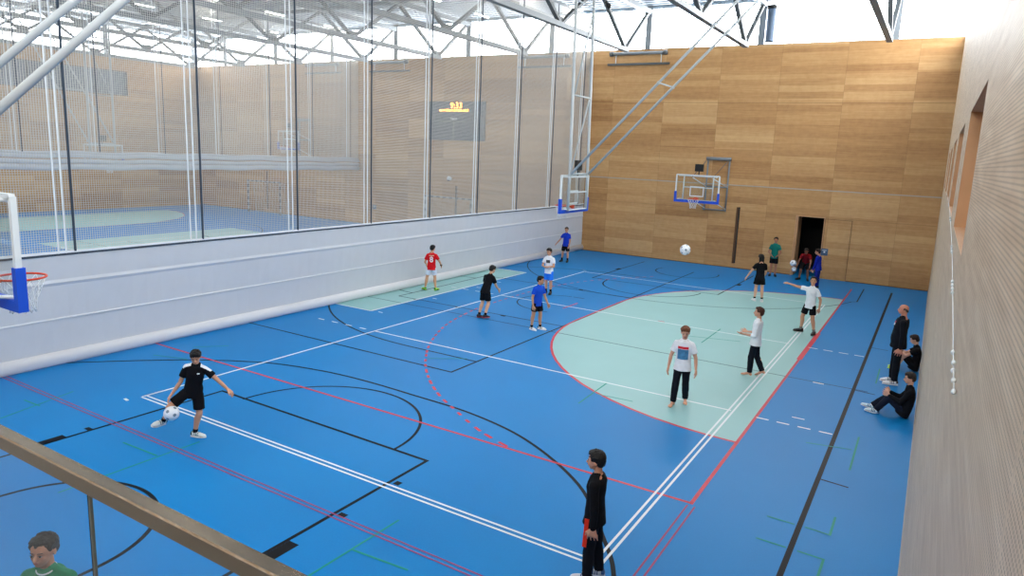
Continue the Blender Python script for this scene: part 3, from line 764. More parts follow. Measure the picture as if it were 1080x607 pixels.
def human(label, loc, psi, h, pose, skinc=(214,160,128), hairc=(32,24,20), hair='short', top=None, bottom=None, shoes=None, socks=None, adult=False, vox=.008, extra=None, group=None, face_extra=True):
    """psi: 0 faces away from the camera, 90 towards image left, 180 towards the camera"""
    cam2 = V(11.825, -6.7094); d = (V(loc[0], loc[1])-cam2); phi = math.atan2(d.y, d.x)+math.radians(psi)
    root = empty('person', (loc[0], loc[1], 0), phi, label=label, cat='person', group=group)
    H = h*1.01
    hs = .87 if adult else 1.0
    P = lambda k, dflt: pose.get(k, dflt)
    # torso frame
    ln = math.radians(P('lean', 3)); sd = math.radians(P('side', 0)); tw = math.radians(P('twist', 0)); hy = math.radians(P('hipyaw', 0))
    Rt = Matrix.Rotation(-sd, 3, 'X') @ Matrix.Rotation(ln, 3, 'Y')
    S = Rt @ V(0, 0, 1)
    Rh = Matrix.Rotation(hy, 3, 'Z'); Rl = Rt @ Matrix.Rotation(tw, 3, 'Z')
    hip = V(0, 0, 0)
    def fr(t):
        k = max(0, min(1, t/.29)); F = (Rh @ V(1,0,0)).lerp(Rl @ V(1,0,0), k); F = (F-S*F.dot(S)).normalized(); L = S.cross(F); 
        bend = P('bend', 0)
        c = hip+S*t*H + F*0
        if bend: c = c + F*bend*(t/.3)**2*H*.08
        return c, F, L
    wdt = P('wide', 1.0)
    Bsec = [(-.05, .055, .045, 0), (-.015, .080, .058, -.006), (.03, .080, .056, 0), (.09, .068, .048, 0), (.15, .074, .052, .003), (.22, .084, .058, .004), (.265, .082, .052, 0), (.30, .055, .040, -.004), (.325, .034, .032, -.004)]
    def torso(mb, grow=0, t0=-9, t1=9, belly=0, hemflare=0):
        se = []
        for (t, a, b_, o_) in Bsec:
            if t < t0 or t > t1: continue
            c, F, L = fr(t); bl = belly*math.exp(-((t-.08)/.07)**2)
            se.append((c+F*(o_*H+bl*H*.5), L*(a*H*wdt+grow+bl*H*.4), F*(b_*H*wdt+grow+bl*H*.5)))
        if hemflare and se:
            c, F, L = fr(t0); se.insert(0, (c, L*(.080*H*wdt+grow+hemflare), F*(.060*H*wdt+grow+hemflare)))
        mb.loft(se, 20)
    # limbs
    J = {}
    for s, n in ((1, 'L'), (-1, 'R')):
        c, F, L = fr(.262); sh = c+L*s*.090*H*wdt + V(0,0,1)*P('shrug', 0)*H*.02
        u = (Rl @ V(*P('arm'+n, ((0, s*.18, -1), (.15, s*.05, -1)))[0])).normalized() if P('armlocal', True) else V(*P('arm'+n, None)[0]).normalized()
        a = P('arm'+n, ((0, s*.18, -1), (.15, s*.05, -1)))
        rot = Matrix.Rotation(tw, 3, 'Z')
        u = (rot @ V(*a[0])).normalized(); w_ = (rot @ V(*a[1])).normalized()
        el = sh+u*.168*H; wr = el+w_*.142*H
        J['sh'+n], J['el'+n], J['wr'+n], J['fd'+n] = sh, el, wr, w_
        c, F, L = fr(0); hp = c+L*s*.045*H*wdt
        g = P('leg'+n, ((.03, s*.04, -1), (-.03, s*.02, -1)))
        th = (Rh @ V(*g[0])).normalized(); sn = (Rh @ V(*g[1])).normalized()
        kn = hp+th*.232*H; an = kn+sn*.228*H
        J['hp'+n], J['kn'+n], J['an'+n] = hp, kn, an
        td = g[2] if len(g) > 2 else (1, s*.15, 0); td = (Rh @ V(*td)).normalized(); J['td'+n] = td
        un = sn*-1; un = (un-td*un.dot(td)).normalized(); J['fu'+n] = un
    # head frame
    hyaw, hp_, hr = P('head', (0, 0, 0)) if len(P('head', (0, 0, 0))) == 3 else (*P('head', (0, 0)), 0)
    Rhd = Matrix.Rotation(tw*.6+math.radians(hyaw), 3, 'Z') @ Matrix.Rotation(math.radians(hr), 3, 'X') @ Matrix.Rotation(math.radians(hp_)+ln*.35, 3, 'Y')
    hf, hl, hu = Rhd @ V(1,0,0), Rhd @ V(0,1,0), Rhd @ V(0,0,1)
    nb, F, L = fr(.314); nt_ = nb+S*.014*H+hu*.012*H+hf*.008*H
    hc = nt_+hu*.070*H*hs+hf*.010*H
    Q = lambda x, y, z: hc+(hf*x+hl*y+hu*z)*H*hs
    RM = Matrix((hf, hl, hu)).transposed()
    b = MB()
    torso(b)
    for n, s in (('L', 1), ('R', -1)):
        c, F, L_ = fr(.268)
        b.cap(c+L_*s*.05*H, J['sh'+n]-V(0,0,1)*.006*H, .038*H, .034*H)
        b.cap(fr(.318)[0], J['sh'+n].lerp(c, .30), .018*H, .022*H, 8)
        b.cap(J['sh'+n], J['el'+n], .030*H*wdt, .0225*H, 10); m_ = J['el'+n].lerp(J['wr'+n], .3)
        b.cap(J['el'+n], m_, .0215*H, .0225*H, 10); b.cap(m_, J['wr'+n], .0222*H, .0145*H, 10)
        m_ = J['hp'+n].lerp(J['kn'+n], .3)
        b.cap(J['hp'+n], m_, .049*H*wdt, .046*H, 12); b.cap(m_, J['kn'+n], .046*H, .032*H, 12)
        m_ = J['kn'+n].lerp(J['an'+n], .3)
        back = (J['hp'+n]-J['kn'+n]).normalized()+(J['an'+n]-J['kn'+n]).normalized()
        bk = back.normalized()*.010*H if back.length > .2 else -J['td'+n]*.008*H
        if back.length > .2: bk = bk
        b.cap(J['kn'+n], m_+bk, .033*H, .035*H, 12); b.cap(m_+bk, J['an'+n], .034*H, .019*H, 12)
        # foot
        a_, td, un = J['an'+n], J['td'+n], J['fu'+n]
        heel = a_-un*.022*H-td*.018*H; ball_ = a_-un*.028*H+td*.070*H; toe = a_-un*.031*H+td*.105*H
        b.cap(a_, heel, .020*H, .021*H); b.cap(a_-un*.008*H+td*.01*H, ball_, .022*H, .016*H); lat = un.cross(td)
        b.cap(ball_+lat*.012*H, toe+lat*.010*H, .015*H, .012*H); b.cap(ball_-lat*.012*H, toe-lat*.012*H-td*.01*H, .015*H, .011*H)
        # hand
        w_ = J['fd'+n]; hd = P('hand'+n, None); hd_dir = (Matrix.Rotation(tw, 3, 'Z') @ V(*hd[0])).normalized() if hd else w_
        tdir = V(*hd[1]) if hd else (V(1,0,0) if abs(w_.x) < .75 else V(0,0,1))
        tdir = (tdir-hd_dir*tdir.dot(hd_dir)).normalized()
        pn = hd_dir.cross(tdir)*s; curl = hd[2] if hd and len(hd) > 2 else .45
        K = H*.105
        wr = J['wr'+n]
        for k_ in (-1, 0, 1): b.cap(wr+hd_dir*.08*K+tdir*k_*.10*K, wr+hd_dir*.48*K+tdir*k_*.22*K, .14*K, .12*K, 8)
        fr_ = max(.062*K, .0072)
        for i_, (o_, ln_) in enumerate(((.33, .44), (.11, .50), (-.11, .46), (-.32, .36))):
            p0 = wr+hd_dir*.46*K+tdir*o_*K; sp = tdir*o_*.25
            d1 = (hd_dir+sp+pn*curl*.5).normalized(); p1 = p0+d1*ln_*.5*K; d2 = (hd_dir*(1-curl*.5)+sp+pn*curl*1.3).normalized(); p2 = p1+d2*ln_*.5*K
            b.cap(p0-d1*.1*K, p1, fr_*1.1, fr_, 6); b.cap(p1, p2, fr_, fr_*.8, 6)
        p0 = wr+hd_dir*.14*K+tdir*.22*K; p1 = p0+(tdir*.8+hd_dir*.7+pn*.2).normalized()*.32*K; p2 = p1+(hd_dir+tdir*.25+pn*.3).normalized()*.26*K
        b.cap(p0, p1, fr_*1.5, fr_*1.15, 6); b.cap(p1, p2, fr_*1.1, fr_*.9, 6)
    # neck, head
    b.cap(nb-S*.01*H, nt_+hu*.035*H*hs-hf*.008*H, .032*H, .029*H, 12)
    b.ball(Q(-.004, 0, .016), V(.060, .049, .056)*H*hs, 18, 14, rot=RM)
    b.ball(Q(.018, 0, -.020), V(.038, .037, .044)*H*hs, 16, 12, rot=RM)
    b.ball(Q(.034, 0, -.050), V(.017, .019, .013)*H*hs, 12, 8, rot=RM)      # chin
    for s in (-1, 1):
        b.ball(Q(.036, s*.020, -.016), V(.014, .014, .014)*H*hs, 10, 8, rot=RM)   # cheeks
        b.ball(Q(-.006, s*.0495, -.006), V(.010, .0045, .017)*H*hs, 10, 8, rot=RM)  # ears
    b.cap(Q(.052, 0, .004), Q(.066, 0, -.016), .0055*H*hs, .0085*H*hs, 8)        # nose
    b.cap(Q(.048, .020, .012), Q(.048, -.020, .012), .007*H*hs, .007*H*hs, 8)     # brow ridge
    b.ball(Q(.054, 0, -.032), V(.006, .013, .008)*H*hs, 10, 8, rot=RM)         # lips base
    # ground
    lowest = min(v[2] for v in b.v) if 'z' not in pose else None
    sole = .012 if shoes else 0
    zoff = (-lowest+sole) if lowest is not None else pose['z']
    OFF = Matrix.Translation((0, 0, zoff))
    me = remesh(b, 'body', vox, 2)
    # facial features are joined to the same mesh
    bm = bmesh.new(); bm.from_mesh(me)
    fb = MB()
    for s in (-1, 1):
        fb.ball(Q(.0525, s*.0195, -.001), V(.0044, .0085, .0038)*H*hs, 10, 6, 2, rot=RM)
        fb.ball(Q(.0555, s*.0195, -.001), V(.0038, .0046, .0040)*H*hs, 8, 6, 3, rot=RM)
        fb.cap(Q(.0555, s*.010, .0135), Q(.050, s*.029, .0145), .0022*H*hs, .0016*H*hs, 6, 4)
        fb.cap(Q(.0565, s*.011, .0035), Q(.052, s*.029, .0025), .0013*H*hs, .0010*H*hs, 6, 4)
    fb.ball(Q(.0595, 0, -.0300), V(.0026, .012, .0026)*H*hs, 10, 6, 1, rot=RM)
    fb.ball(Q(.0588, 0, -.0352), V(.0028, .010, .0030)*H*hs, 10, 6, 1, rot=RM)
    fm_ = fb.mesh('f'); o2 = bmesh.new(); o2.from_mesh(fm_); o2.free()
    bm.from_mesh(fm_); bm.to_mesh(me); bm.free()
    me.transform(OFF)
    sk = skin(str(skinc), skinc)
    lipc = tuple(int(c*f_) for c, f_ in zip(skinc, (.82, .58, .56)))
    body = link('body', me, [sk, mat('lips'+str(lipc), lipc, .5), mat('eye_white', (178,166,156), .4), mat('iris', (34,24,18), .2), mat('brow'+str(hairc), hairc, .8)], root)
    hm = mat('hair_'+str(hairc), hairc, .6, spec=.3, var=.2, vscale=40, bump=.6, bscale=90)
    # hair
    def finish(mb, name, m, voxel=None, smooth=2, wob=0, wsc=14, parent=root, recol=None):
        me_ = remesh(mb, name, voxel or max(vox, .007), smooth)
        if wob:
            ns = [v.normal.copy() for v in me_.vertices]
            for v, nn in zip(me_.vertices, ns): v.co += nn*wob*noise.noise(v.co*wsc+V(loc[0], loc[1], 0))
        me_.transform(OFF)
        return link(name, me_, m, parent)
    if hair != 'bald':
        b = MB()
        b.ball(Q(-.014, 0, .030), V(.059, .056, .054)*H*hs, 20, 14, rot=RM)
        b.ball(Q(-.034, 0, .004), V(.038, .050, .046)*H*hs, 16, 12, rot=RM)
        b.ball(Q(.022, 0, .060), V(.036, .042, .019)*H*hs, 14, 10, rot=RM)
        for s in (-1, 1): b.ball(Q(.012, s*.040, .032), V(.022, .013, .026)*H*hs, 12, 8, rot=RM)
        rn = random.Random(int(loc[0]*100))
        for i_ in range(26):
            a_ = rn.uniform(-.8, .8)*PI; e_ = rn.uniform(.15, 1.3)
            if abs(a_) > 2.4: a_ *= .8
            dx, dy, dz = math.cos(a_)*math.cos(e_), math.sin(a_)*math.cos(e_), math.sin(e_)
            p_ = (-.012+dx*.05, dy*.048, .032+dz*.046)
            b.cap(Q(*p_), Q(p_[0]+.020*(dx*.5+.5), p_[1]+dy*.010, p_[2]+.008*dz-.001), .0105*H*hs, .005*H*hs, 6)
        if hair == 'fringe':
            for i_ in range(7):
                yy = -.034+.0115*i_; b.cap(Q(.036, yy*.9, .056), Q(.052, yy, .036+.004*(i_ % 2)), .012*H*hs, .006*H*hs, 6)
        if hair == 'long':
            for s in (-1, 0, 1): b.cap(Q(-.03, s*.034, .01), Q(-.034, s*.036, -.075), .026*H*hs, .018*H*hs, 8)
        finish(b, 'hair', hm, max(vox*.8, .005), 1, .004, 60)
    else:
        b = MB()
        for s in (-1, 1):
            for (x_, z_) in ((.0, .012), (-.022, .006), (-.042, -.006)): b.ball(Q(x_, s*(.046-.30*abs(min(0, x_+.02))), z_), V(.016, .007, .018)*H*hs, 10, 8, rot=RM)
        b.ball(Q(-.048, 0, -.008), V(.015, .034, .022)*H*hs, 12, 8, rot=RM)
        finish(b, 'hair', hm, .006, 1, .002, 60)
    g = .010
    out = {'root': root, 'J': J, 'OFF': OFF, 'H': H, 'Q': Q, 'body': body, 'fr': fr}
    # shirt
    if top:
        b = MB(); belly = P('belly', 0); hem = top.get('hem', -.03)
        lo = top.get('loose', .006); se = []; hem = min(hem, -.055)
        for (t, a, b_, o_) in [(hem, .088, .066, 0), (-.01, .087, .064, -.002), (.04, .082, .060, 0), (.09, .074, .054, .002)]+[x_ for x_ in Bsec if .1 < x_[0] < .29]+[(.297, .056, .044, -.003)]:
            c, F, L = fr(t); bl = belly*math.exp(-((t-.08)/.07)**2); fl_ = top.get('flare', .006) if t < -.02 else 0
            if t < -.02: c = fr(0)[0]+S*t*H
            se.append((c+F*(o_*H+bl*H*.5), L*(a*H*wdt+g+lo+fl_+bl*H*.4), F*(b_*H*wdt+g+lo+fl_+bl*H*.5)))
        b.loft(se, 22)
        c, F, L_ = fr(.300); b.tube([c-S*.004*H, c+S*.024*H], [.050*H, .035*H+.003], 14)
        for n, s in (('L', 1), ('R', -1)):
            c, F, L_ = fr(.268); lo = top.get('loose', .006)
            b.cap(c+L_*s*.05*H, J['sh'+n]-V(0,0,1)*.004*H, .037*H+g, .033*H+g)
            b.cap(fr(.320)[0]+L_*s*.010*H, J['sh'+n].lerp(c, .30), .024*H+g*.5, .027*H+g, 8)
            if top['sleeve'] < 1:
                e = J['sh'+n].lerp(J['el'+n], top['sleeve']); dd = (e-J['sh'+n]).normalized()
                b.cap(J['sh'+n], J['sh'+n].lerp(e, .4), .031*H+g, .030*H+g); b.tube([J['sh'+n], e], [.031*H+g, .029*H+g+lo], 14)
            else:
                b.cap(J['sh'+n], J['el'+n], .031*H+g, .024*H+g, 12)
                if top['sleeve'] > 1.2: b.cap(J['el'+n], J['wr'+n].lerp(J['el'+n], .06), .026*H+g, .019*H+g*.8, 12)
                else: b.cap(J['el'+n], J['el'+n].lerp(J['wr'+n], .2), .026*H+g, .026*H+g, 12)
        mats_ = [cloth(top['c'][0], top['c'][1])]
        if 'trim' in top: mats_.append(cloth(*top['trim']))
        so = finish(b, top.get('name', 'shirt'), mats_, wob=.006, wsc=11)
        if 'trimf' in top:
            inv = OFF.inverted()
            for p in so.data.polygons:
                q_ = inv @ p.center
                rel = q_-hip; t_ = rel.dot(S)/H; c_, F_, L_ = fr(max(0, t_)); r_ = q_-c_
                if top['trimf'](t_, r_.dot(L_)/H, r_.dot(F_)/H, p.normal): p.material_index = 1
        out['shirt'] = so
    if bottom:
        b = MB(); lo = bottom.get('loose', .012)
        torso(b, g*.5, -.06, .05)
        for n, s in (('L', 1), ('R', -1)):
            hp2, kn, an = J['hp'+n], J['kn'+n], J['an'+n]
            if bottom['len'] <= 1:
                e = hp2.lerp(kn, bottom['len']); b.cap(hp2, hp2.lerp(e, .5), .047*H+g*.7, .047*H+g, 12)
                b.tube([hp2.lerp(e, .1), e], [.047*H+g+lo*.3, .042*H+g+lo], 16)
            else:
                b.cap(hp2, kn, .049*H+g*.7, .034*H+g+lo*.3, 14); e = kn.lerp(an, .98)
                m_ = kn.lerp(an, .35)
                b.cap(kn, m_, .034*H+g+lo*.3, .034*H+g+lo*.3, 12); b.tube([m_, e], [.034*H+g+lo*.3, .025*H+g+lo*.6], 14)
        if bottom['len'] <= 1:
            pass
        so = finish(b, bottom.get('name', 'shorts' if bottom['len'] <= 1 else 'trousers'), [cloth(*bottom['c'])], wob=.006, wsc=12)
        out['bottom'] = so
    if socks:
        for n in 'LR':
            b = MB(); an, kn = J['an'+n], J['kn'+n]; b.tube([an+(an-kn).normalized()*.01*H, an.lerp(kn, socks[2] if len(socks) > 2 else .2)], [.0245*H, .026*H], 12)
            finish(b, 'sock', cloth(socks[0], socks[1]), .006, 1)
    if shoes:
        for n in 'LR':
            a_, td, un = J['an'+n], J['td'+n], J['fu'+n]; lat = un.cross(td)
            def sec(x, w1, hh, z0=-.040):
                c = a_+td*x*H+un*(z0+hh/2)*H; return (c, lat*w1*H, un*hh/2*H)
            b = MB(); b.loft([sec(-.046, .014, .030, -.038), sec(-.040, .023, .052), sec(-.015, .028, .060), sec(.015, .029, .052), sec(.050, .032, .040), (lambda q_: q_)(sec(.085, .031, .030)), sec(.112, .022, .022), sec(.122, .010, .012, -.036)], 16)
            so = finish(b, 'shoe', [mat('shoe_'+shoes[0], shoes[1], .5)]+([mat('shoe2_'+shoes[0], shoes[3], .5)] if len(shoes) > 3 else []), .006, 1)
            if len(shoes) > 3:
                inv = OFF.inverted()
                for p in so.data.polygons:
                    q_ = (inv @ p.center)-a_; x_ = q_.dot(td)/H; z_ = q_.dot(un)/H
                    if (.0 < x_ < .055 and z_ > -.030 and abs((x_*60) % 1-.5) < .25) or (x_ < -.02 and z_ > -.02): p.material_index = 1
            b = MB(); b.loft([(a_+td*x*H-un*.043*H, lat*w1*H, un*.0055*H) for x, w1 in ((-.048, .010), (-.038, .025), (0, .029), (.05, .034), (.09, .033), (.118, .020), (.125, .008))], 14)
            me_ = b.mesh('sole'); me_.transform(OFF); link('sole', me_, mat('sole_'+shoes[0], shoes[2], .5), so)
    if extra: extra(out)
    return out

def decal(out, name, m, cx, t, w_, h_, side=1, tm=None, nx=14, nz=14, off=.004, twist=0):
    """flat print laid onto the shirt; side +1 front, -1 back"""
    so = out['shirt']; bv = BVHTree.FromPolygons([v.co for v in so.data.vertices], [p.vertices for p in so.data.polygons])
    c, F, L = out['fr'](t); c = out['OFF'] @ (c+L*cx*out['H']); S_ = F.cross(L); D = F*side; Lx = L*(-1) if side < 0 else L*1
    R_ = -L if side < 0 else L
    X = -R_*1 if side > 0 else -R_   # reading direction, seen from outside
    X = -L if side < 0 else L
    X = D.cross(S_)*-1
    if tm is None:
        vs = [((i/nx-.5)*w_, (j/nz-.5)*h_) for j in range(nz+1) for i in range(nx+1)]; fs = [(j*(nx+1)+i, j*(nx+1)+i+1, (j+1)*(nx+1)+i+1, (j+1)*(nx+1)+i) for j in range(nz) for i in range(nx)]
    else:
        bm = bmesh.new(); bm.from_mesh(tm); bmesh.ops.subdivide_edges(bm, edges=bm.edges, cuts=1); bm.to_mesh(tm); bm.free()
        vs = [(v.co.x, v.co.z) for v in tm.vertices]; fs = [tuple(p.vertices) for p in tm.polygons]
    pts = []
    for (a, b_) in vs:
        o_ = c+X*a+S_*b_+D*.5; r = bv.ray_cast(o_, -D, 1.0)
        pts.append((r[0] if r[0] is not None else c+X*a+S_*b_+D*.08)+D*off)
    mb = MB(); mb.add(pts, fs, 0, False); mb.build(name, m, so)

def txt(s, size):
    cu = bpy.data.curves.new('t', 'FONT'); cu.body = s; cu.size = size; cu.align_x = 'CENTER'; cu.align_y = 'CENTER'; cu.offset = size*.02; cu.resolution_u = 2
    o = bpy.data.objects.new('t', cu); COL.objects.link(o); me = bpy.data.meshes.new_from_object(o.evaluated_get(bpy.context.evaluated_depsgraph_get())); bpy.data.objects.remove(o)
    me.transform(Matrix.Rotation(PI/2, 4, 'X')); return me

BLK = ('black', (16,16,20)); WHT = ('white', (232,234,238)); NAVY = ('dark_denim', (20,24,34))
def tee(c, **k): return dict(sleeve=.62, c=c, **k)
# 1 the kicking boy
def ex_kick(o):
    decal(o, 'chest_logo', mat('logo_white', (230,230,230)), .04, .235, .035, .02)
human('boy in black shirt with white shoulders kicking a white ball', (2.27, -.52), 168, 1.46,
      dict(lean=6, side=9, head=(4, 16), armR=((0, -.38, -.92), (.25, -.55, -.8)), armL=((.05, .72, -.7), (.15, .7, -.7)),
           legR=((.35, -.78, -.62), (-.45, -.42, -.9), (.75, -.55, .1)), legL=((.12, .06, -1), (-.10, -.26, -1), (.35, .9, 0))),
      skinc=(206,150,118), hairc=(20,16,14), hair='fringe', vox=.0065,
      top=tee(BLK, trim=WHT, trimf=lambda t, l, f_, n: t > .262 and abs(l) > .045 and abs(f_) < .030 and n.z > .25), bottom=dict(len=.80, c=BLK),
      shoes=('white_teal', (226,232,228), (240,240,236), (30,80,90)), socks=BLK, extra=ex_kick)
# 2 red shirt
def ex_red(o):
    decal(o, 'shirt_number', mat('print_white', (238,232,236)), 0, .17, 0, 0, -1, txt('8', .26))
    decal(o, 'shirt_name', mat('print_gold', (232,196,160)), 0, .262, .16, .03, -1, None)
    J = o['J']; b = MB(); p = J['elR'].lerp(J['wrR'], .75); q_ = J['elR'].lerp(J['wrR'], .98); b.tube([p, q_], .036, 12); me = b.mesh('wristband'); me.transform(o['OFF']); link('wristband', me, cloth(*BLK), o['root'])
human('boy in red number shirt and white shorts seen from behind by the curtain', (-2.18, 10.95), -8, 1.5,
      dict(lean=4, head=(-25, 5), armR=((-.1, -.55, -.85), (.7, -.1, -.55)), armL=((.15, .35, -.9), (.8, -.1, -.5)), legL=((-.02, .22, -1), (-.08, .16, -1), (.8, .6, 0)), legR=((.04, -.14, -1), (-.1, -.1, -1), (.9, -.5, 0))),
      skinc=(212,160,124), hairc=(18,15,14), vox=.011, top=tee(('red', (214,24,34))), bottom=dict(len=.72, c=('white_shorts', (214,224,238))),
      shoes=('lime', (196,232,60), (60,140,70), (60,150,60)), extra=ex_red)
# 3 black, walking away to the right
human('boy in black shirt and shorts with red soled shoes, leaning forward, seen from behind', (1.33, 8.95), -38, 1.52,
      dict(lean=20, bend=.3, head=(-8, 12), armR=((.25, -.2, -.9), (.8, .15, -.6)), armL=((.1, .25, -1), (.75, .0, -.7)), legL=((-.02, .05, -1), (-.42, .02, -1), (.95, 0, -.15)), legR=((.12, -.06, -1), (-.5, -.04, -1), (.95, -.1, -.1))),
      skinc=(214,164,130), hairc=(18,15,14), vox=.011, top=tee(BLK, hem=-.05), bottom=dict(len=.78, c=BLK), shoes=('dark_red', (26,24,34), (196,40,60)), socks=BLK)
# 4 blue shirt, centre
human('boy in blue shirt and white shoes standing at the edge of the mint area', (3.12, 8.75), -140, 1.46,
      dict(lean=6, head=(22, 2), armR=((-.05, -.25, -1), (.2, -.02, -1)), armL=((.1, .28, -.95), (.5, .1, -.85)), legL=((.1, .1, -1), (-.02, .04, -1), (1, .5, 0)), legR=((-.04, -.12, -1), (-.1, -.04, -1), (1, .1, 0))),
      skinc=(196,142,108), hairc=(18,14,12), vox=.010, top=tee(('royal_blue', (26,76,196))), bottom=dict(len=.70, c=BLK), shoes=('white', (238,238,240), (240,240,240), (30,30,34)), socks=BLK)
# 5 white shirt blue shorts
def ex_wb(o): decal(o, 'shirt_print', mat('print_dark', (58,60,64)), 0, .21, .14, .10)
human('boy in white printed shirt and bright blue shorts with folded arms', (1.06, 13.1), 158, 1.54,
      dict(lean=2, head=(-10, 0), armR=((.3, -.25, -.9), (.6, .75, -.1)), armL=((.3, .25, -.9), (.65, -.75, .0)), legL=((.05, .05, -1), (-.05, .02, -1)), legR=((.0, -.05, -1), (-.05, 0, -1))),
      skinc=(206,152,120), hairc=(26,18,14), hair='fringe', vox=.012, top=tee(WHT), bottom=dict(len=.85, c=('azure', (40,120,232))), shoes=BLK+((30,30,30),), socks=BLK+(.28,), extra=ex_wb)
# 6 blue far
human('boy in blue shirt and black shorts far away by the end of the grey curtain', (-1.75, 19.7), 160, 1.52,
      dict(lean=0, head=(10, 0), armR=((.1, -.5, -.85), (.15, -.6, -.75)), armL=((.1, .2, -1), (.2, -.1, -1)), legL=((.05, .10, -1), (-.02, .02, -1)), legR=((.0, -.16, -1), (0, -.1, -1))),
      skinc=(206,152,120), hairc=(34,24,18), vox=.013, top=tee(('deep_blue', (28,60,186))), bottom=dict(len=.85, c=BLK), shoes=BLK+((200,200,200),), socks=BLK+(.3,))
# 7 printed tee, centre right
def ex_print(o):
    decal(o, 'print_panel', mat('print_blue', (70,128,168), .7, var=.3, vscale=14), 0, .150, .20, .20)
    decal(o, 'print_band', mat('print_red', (206,30,48), .7), 0, .232, .20, .045)
human('boy in white T-shirt with red and blue print, dark jeans, barefoot on the mint area', (8.09, 5.66), 172, 1.575,
      dict(lean=2, head=(8, 8), armR=((.08, -.34, -1), (.25, -.10, -1)), armL=((-.08, .34, -1), (.2, .12, -1)), legL=((-.18, .0, -1), (-.34, -.0, -1), (1, .2, -.1)), legR=((.22, -.06, -1), (.06, -.05, -1), (1, -.2, 0))),
      skinc=(216,160,132), hairc=(112,66,40), hair='fringe', vox=.008, top=tee(WHT, loose=.014, hem=-.055, flare=.014), bottom=dict(len=2, c=NAVY, name='jeans'), extra=ex_print)
# 8 white long sleeves, profile
human('boy in white long shirt and dark trousers walking barefoot to the left with hands out', (8.83, 8.42), 84, 1.53,
      dict(lean=-2, head=(6, -6), armL=((.12, .18, -1), (.95, .05, .05)), armR=((.05, -.2, -1), (.98, .1, -.05)), handL=((1, .1, .1), (.1, 1, .4), .2), handR=((1, .0, .1), (.1, -1, .4), .2),
           legL=((.16, .03, -1), (.0, .02, -1), (1, 0, 0)), legR=((-.12, -.03, -1), (-.45, -.02, -1), (1, 0, -.35))),
      skinc=(214,158,130), hairc=(66,34,22), vox=.008, top=dict(sleeve=1.1, c=WHT, hem=-.04, flare=.014, loose=.010), bottom=dict(len=2, c=NAVY))
# 9 reaching boy
human('boy in white T-shirt and black shorts reaching one arm out, beside the red goal line', (9.2, 13.35), 150, 1.60,
      dict(lean=-2, head=(28, -14), armR=((.35, -.93, .12), (.35, -.93, .22)), armL=((-.15, .40, -.9), (.3, .1, -1)), legR=((.15, -.26, -1), (-.15, -.10, -1), (.6, -.8, 0)), legL=((.05, .14, -1), (-.15, .14, -1), (.9, .2, 0))),
      skinc=(206,150,118), hairc=(22,18,16), vox=.010, top=tee(WHT), bottom=dict(len=.72, c=BLK), shoes=BLK+((30,30,32),), socks=('grey_sock', (120,116,112)))
# 10 black, far, from behind
human('dark haired child in black clothes seen from behind, arm out, near the far key', (7.06, 16.95), 12, 1.60,
      dict(lean=5, side=0, head=(15, 4), armL=((-.05, .55, -.8), (.1, .5, -.85)), armR=((.25, -.2, -1), (.6, .1, -.7)), legL=((.1, .05, -1), (.0, .03, -1)), legR=((-.03, -.08, -1), (-.06, -.06, -1))),
      skinc=(220,168,140), hairc=(20,17,16), hair='long', vox=.011, top=tee(BLK, hem=-.055, flare=.02), bottom=dict(len=.62, c=BLK, loose=.03), shoes=('white_far', (226,228,232), (235,235,235)), socks=BLK)
# 11 green against wall
human('boy in green shirt standing before the far wall behind the child in black', (6.35, 22.9), 180, 1.62,
      dict(lean=0, head=(0, 0), armR=((.2, -.35, -1), (.7, .5, -.5)), armL=((.2, .35, -1), (.7, -.5, -.5))),
      skinc=(170,116,88), hairc=(26,20,18), vox=.013, top=tee(('teal', (20,112,102))), bottom=dict(len=.8, c=BLK), shoes=BLK+((30,30,30),))
# 12 red at the door, shirt colour darkened for the shade there
o12 = human('child in red shirt darkened for shade, bending forward in the open doorway with white balls in hand', (7.62, 22.75), 176, 1.55,
      dict(lean=36, bend=.6, head=(0, 10), armR=((.35, -.35, -.85), (.55, -.15, -.8)), armL=((.35, .25, -.9), (.4, -.1, -.9)), legL=((.34, .12, -1), (-.3, .05, -1)), legR=((.34, -.26, -1), (-.3, -.1, -1), (.8, -.6, 0))),
      skinc=(140,92,70), hairc=(22,18,18), vox=.012, top=tee(('dark_red', (128,18,24))), bottom=dict(len=.9, c=('dark_shorts', (24,22,24))), shoes=BLK+((30,30,30),))
# 13 blue jacket
human('child in shiny blue jacket facing left, partly hidden behind the reaching boy', (8.30, 21.2), 70, 1.50,
      dict(lean=4, head=(15, 8), armL=((.15, .15, -1), (.3, 0, -1)), armR=((.15, -.15, -1), (.3, 0, -1))),
      skinc=(206,150,122), hairc=(30,18,18), vox=.012, top=dict(sleeve=1.5, c=('jacket_blue', (20,40,150)), name='jacket', hem=-.05, loose=.012), bottom=dict(len=2, c=('track_blue', (20,36,120))), shoes=BLK+((200,200,200),))
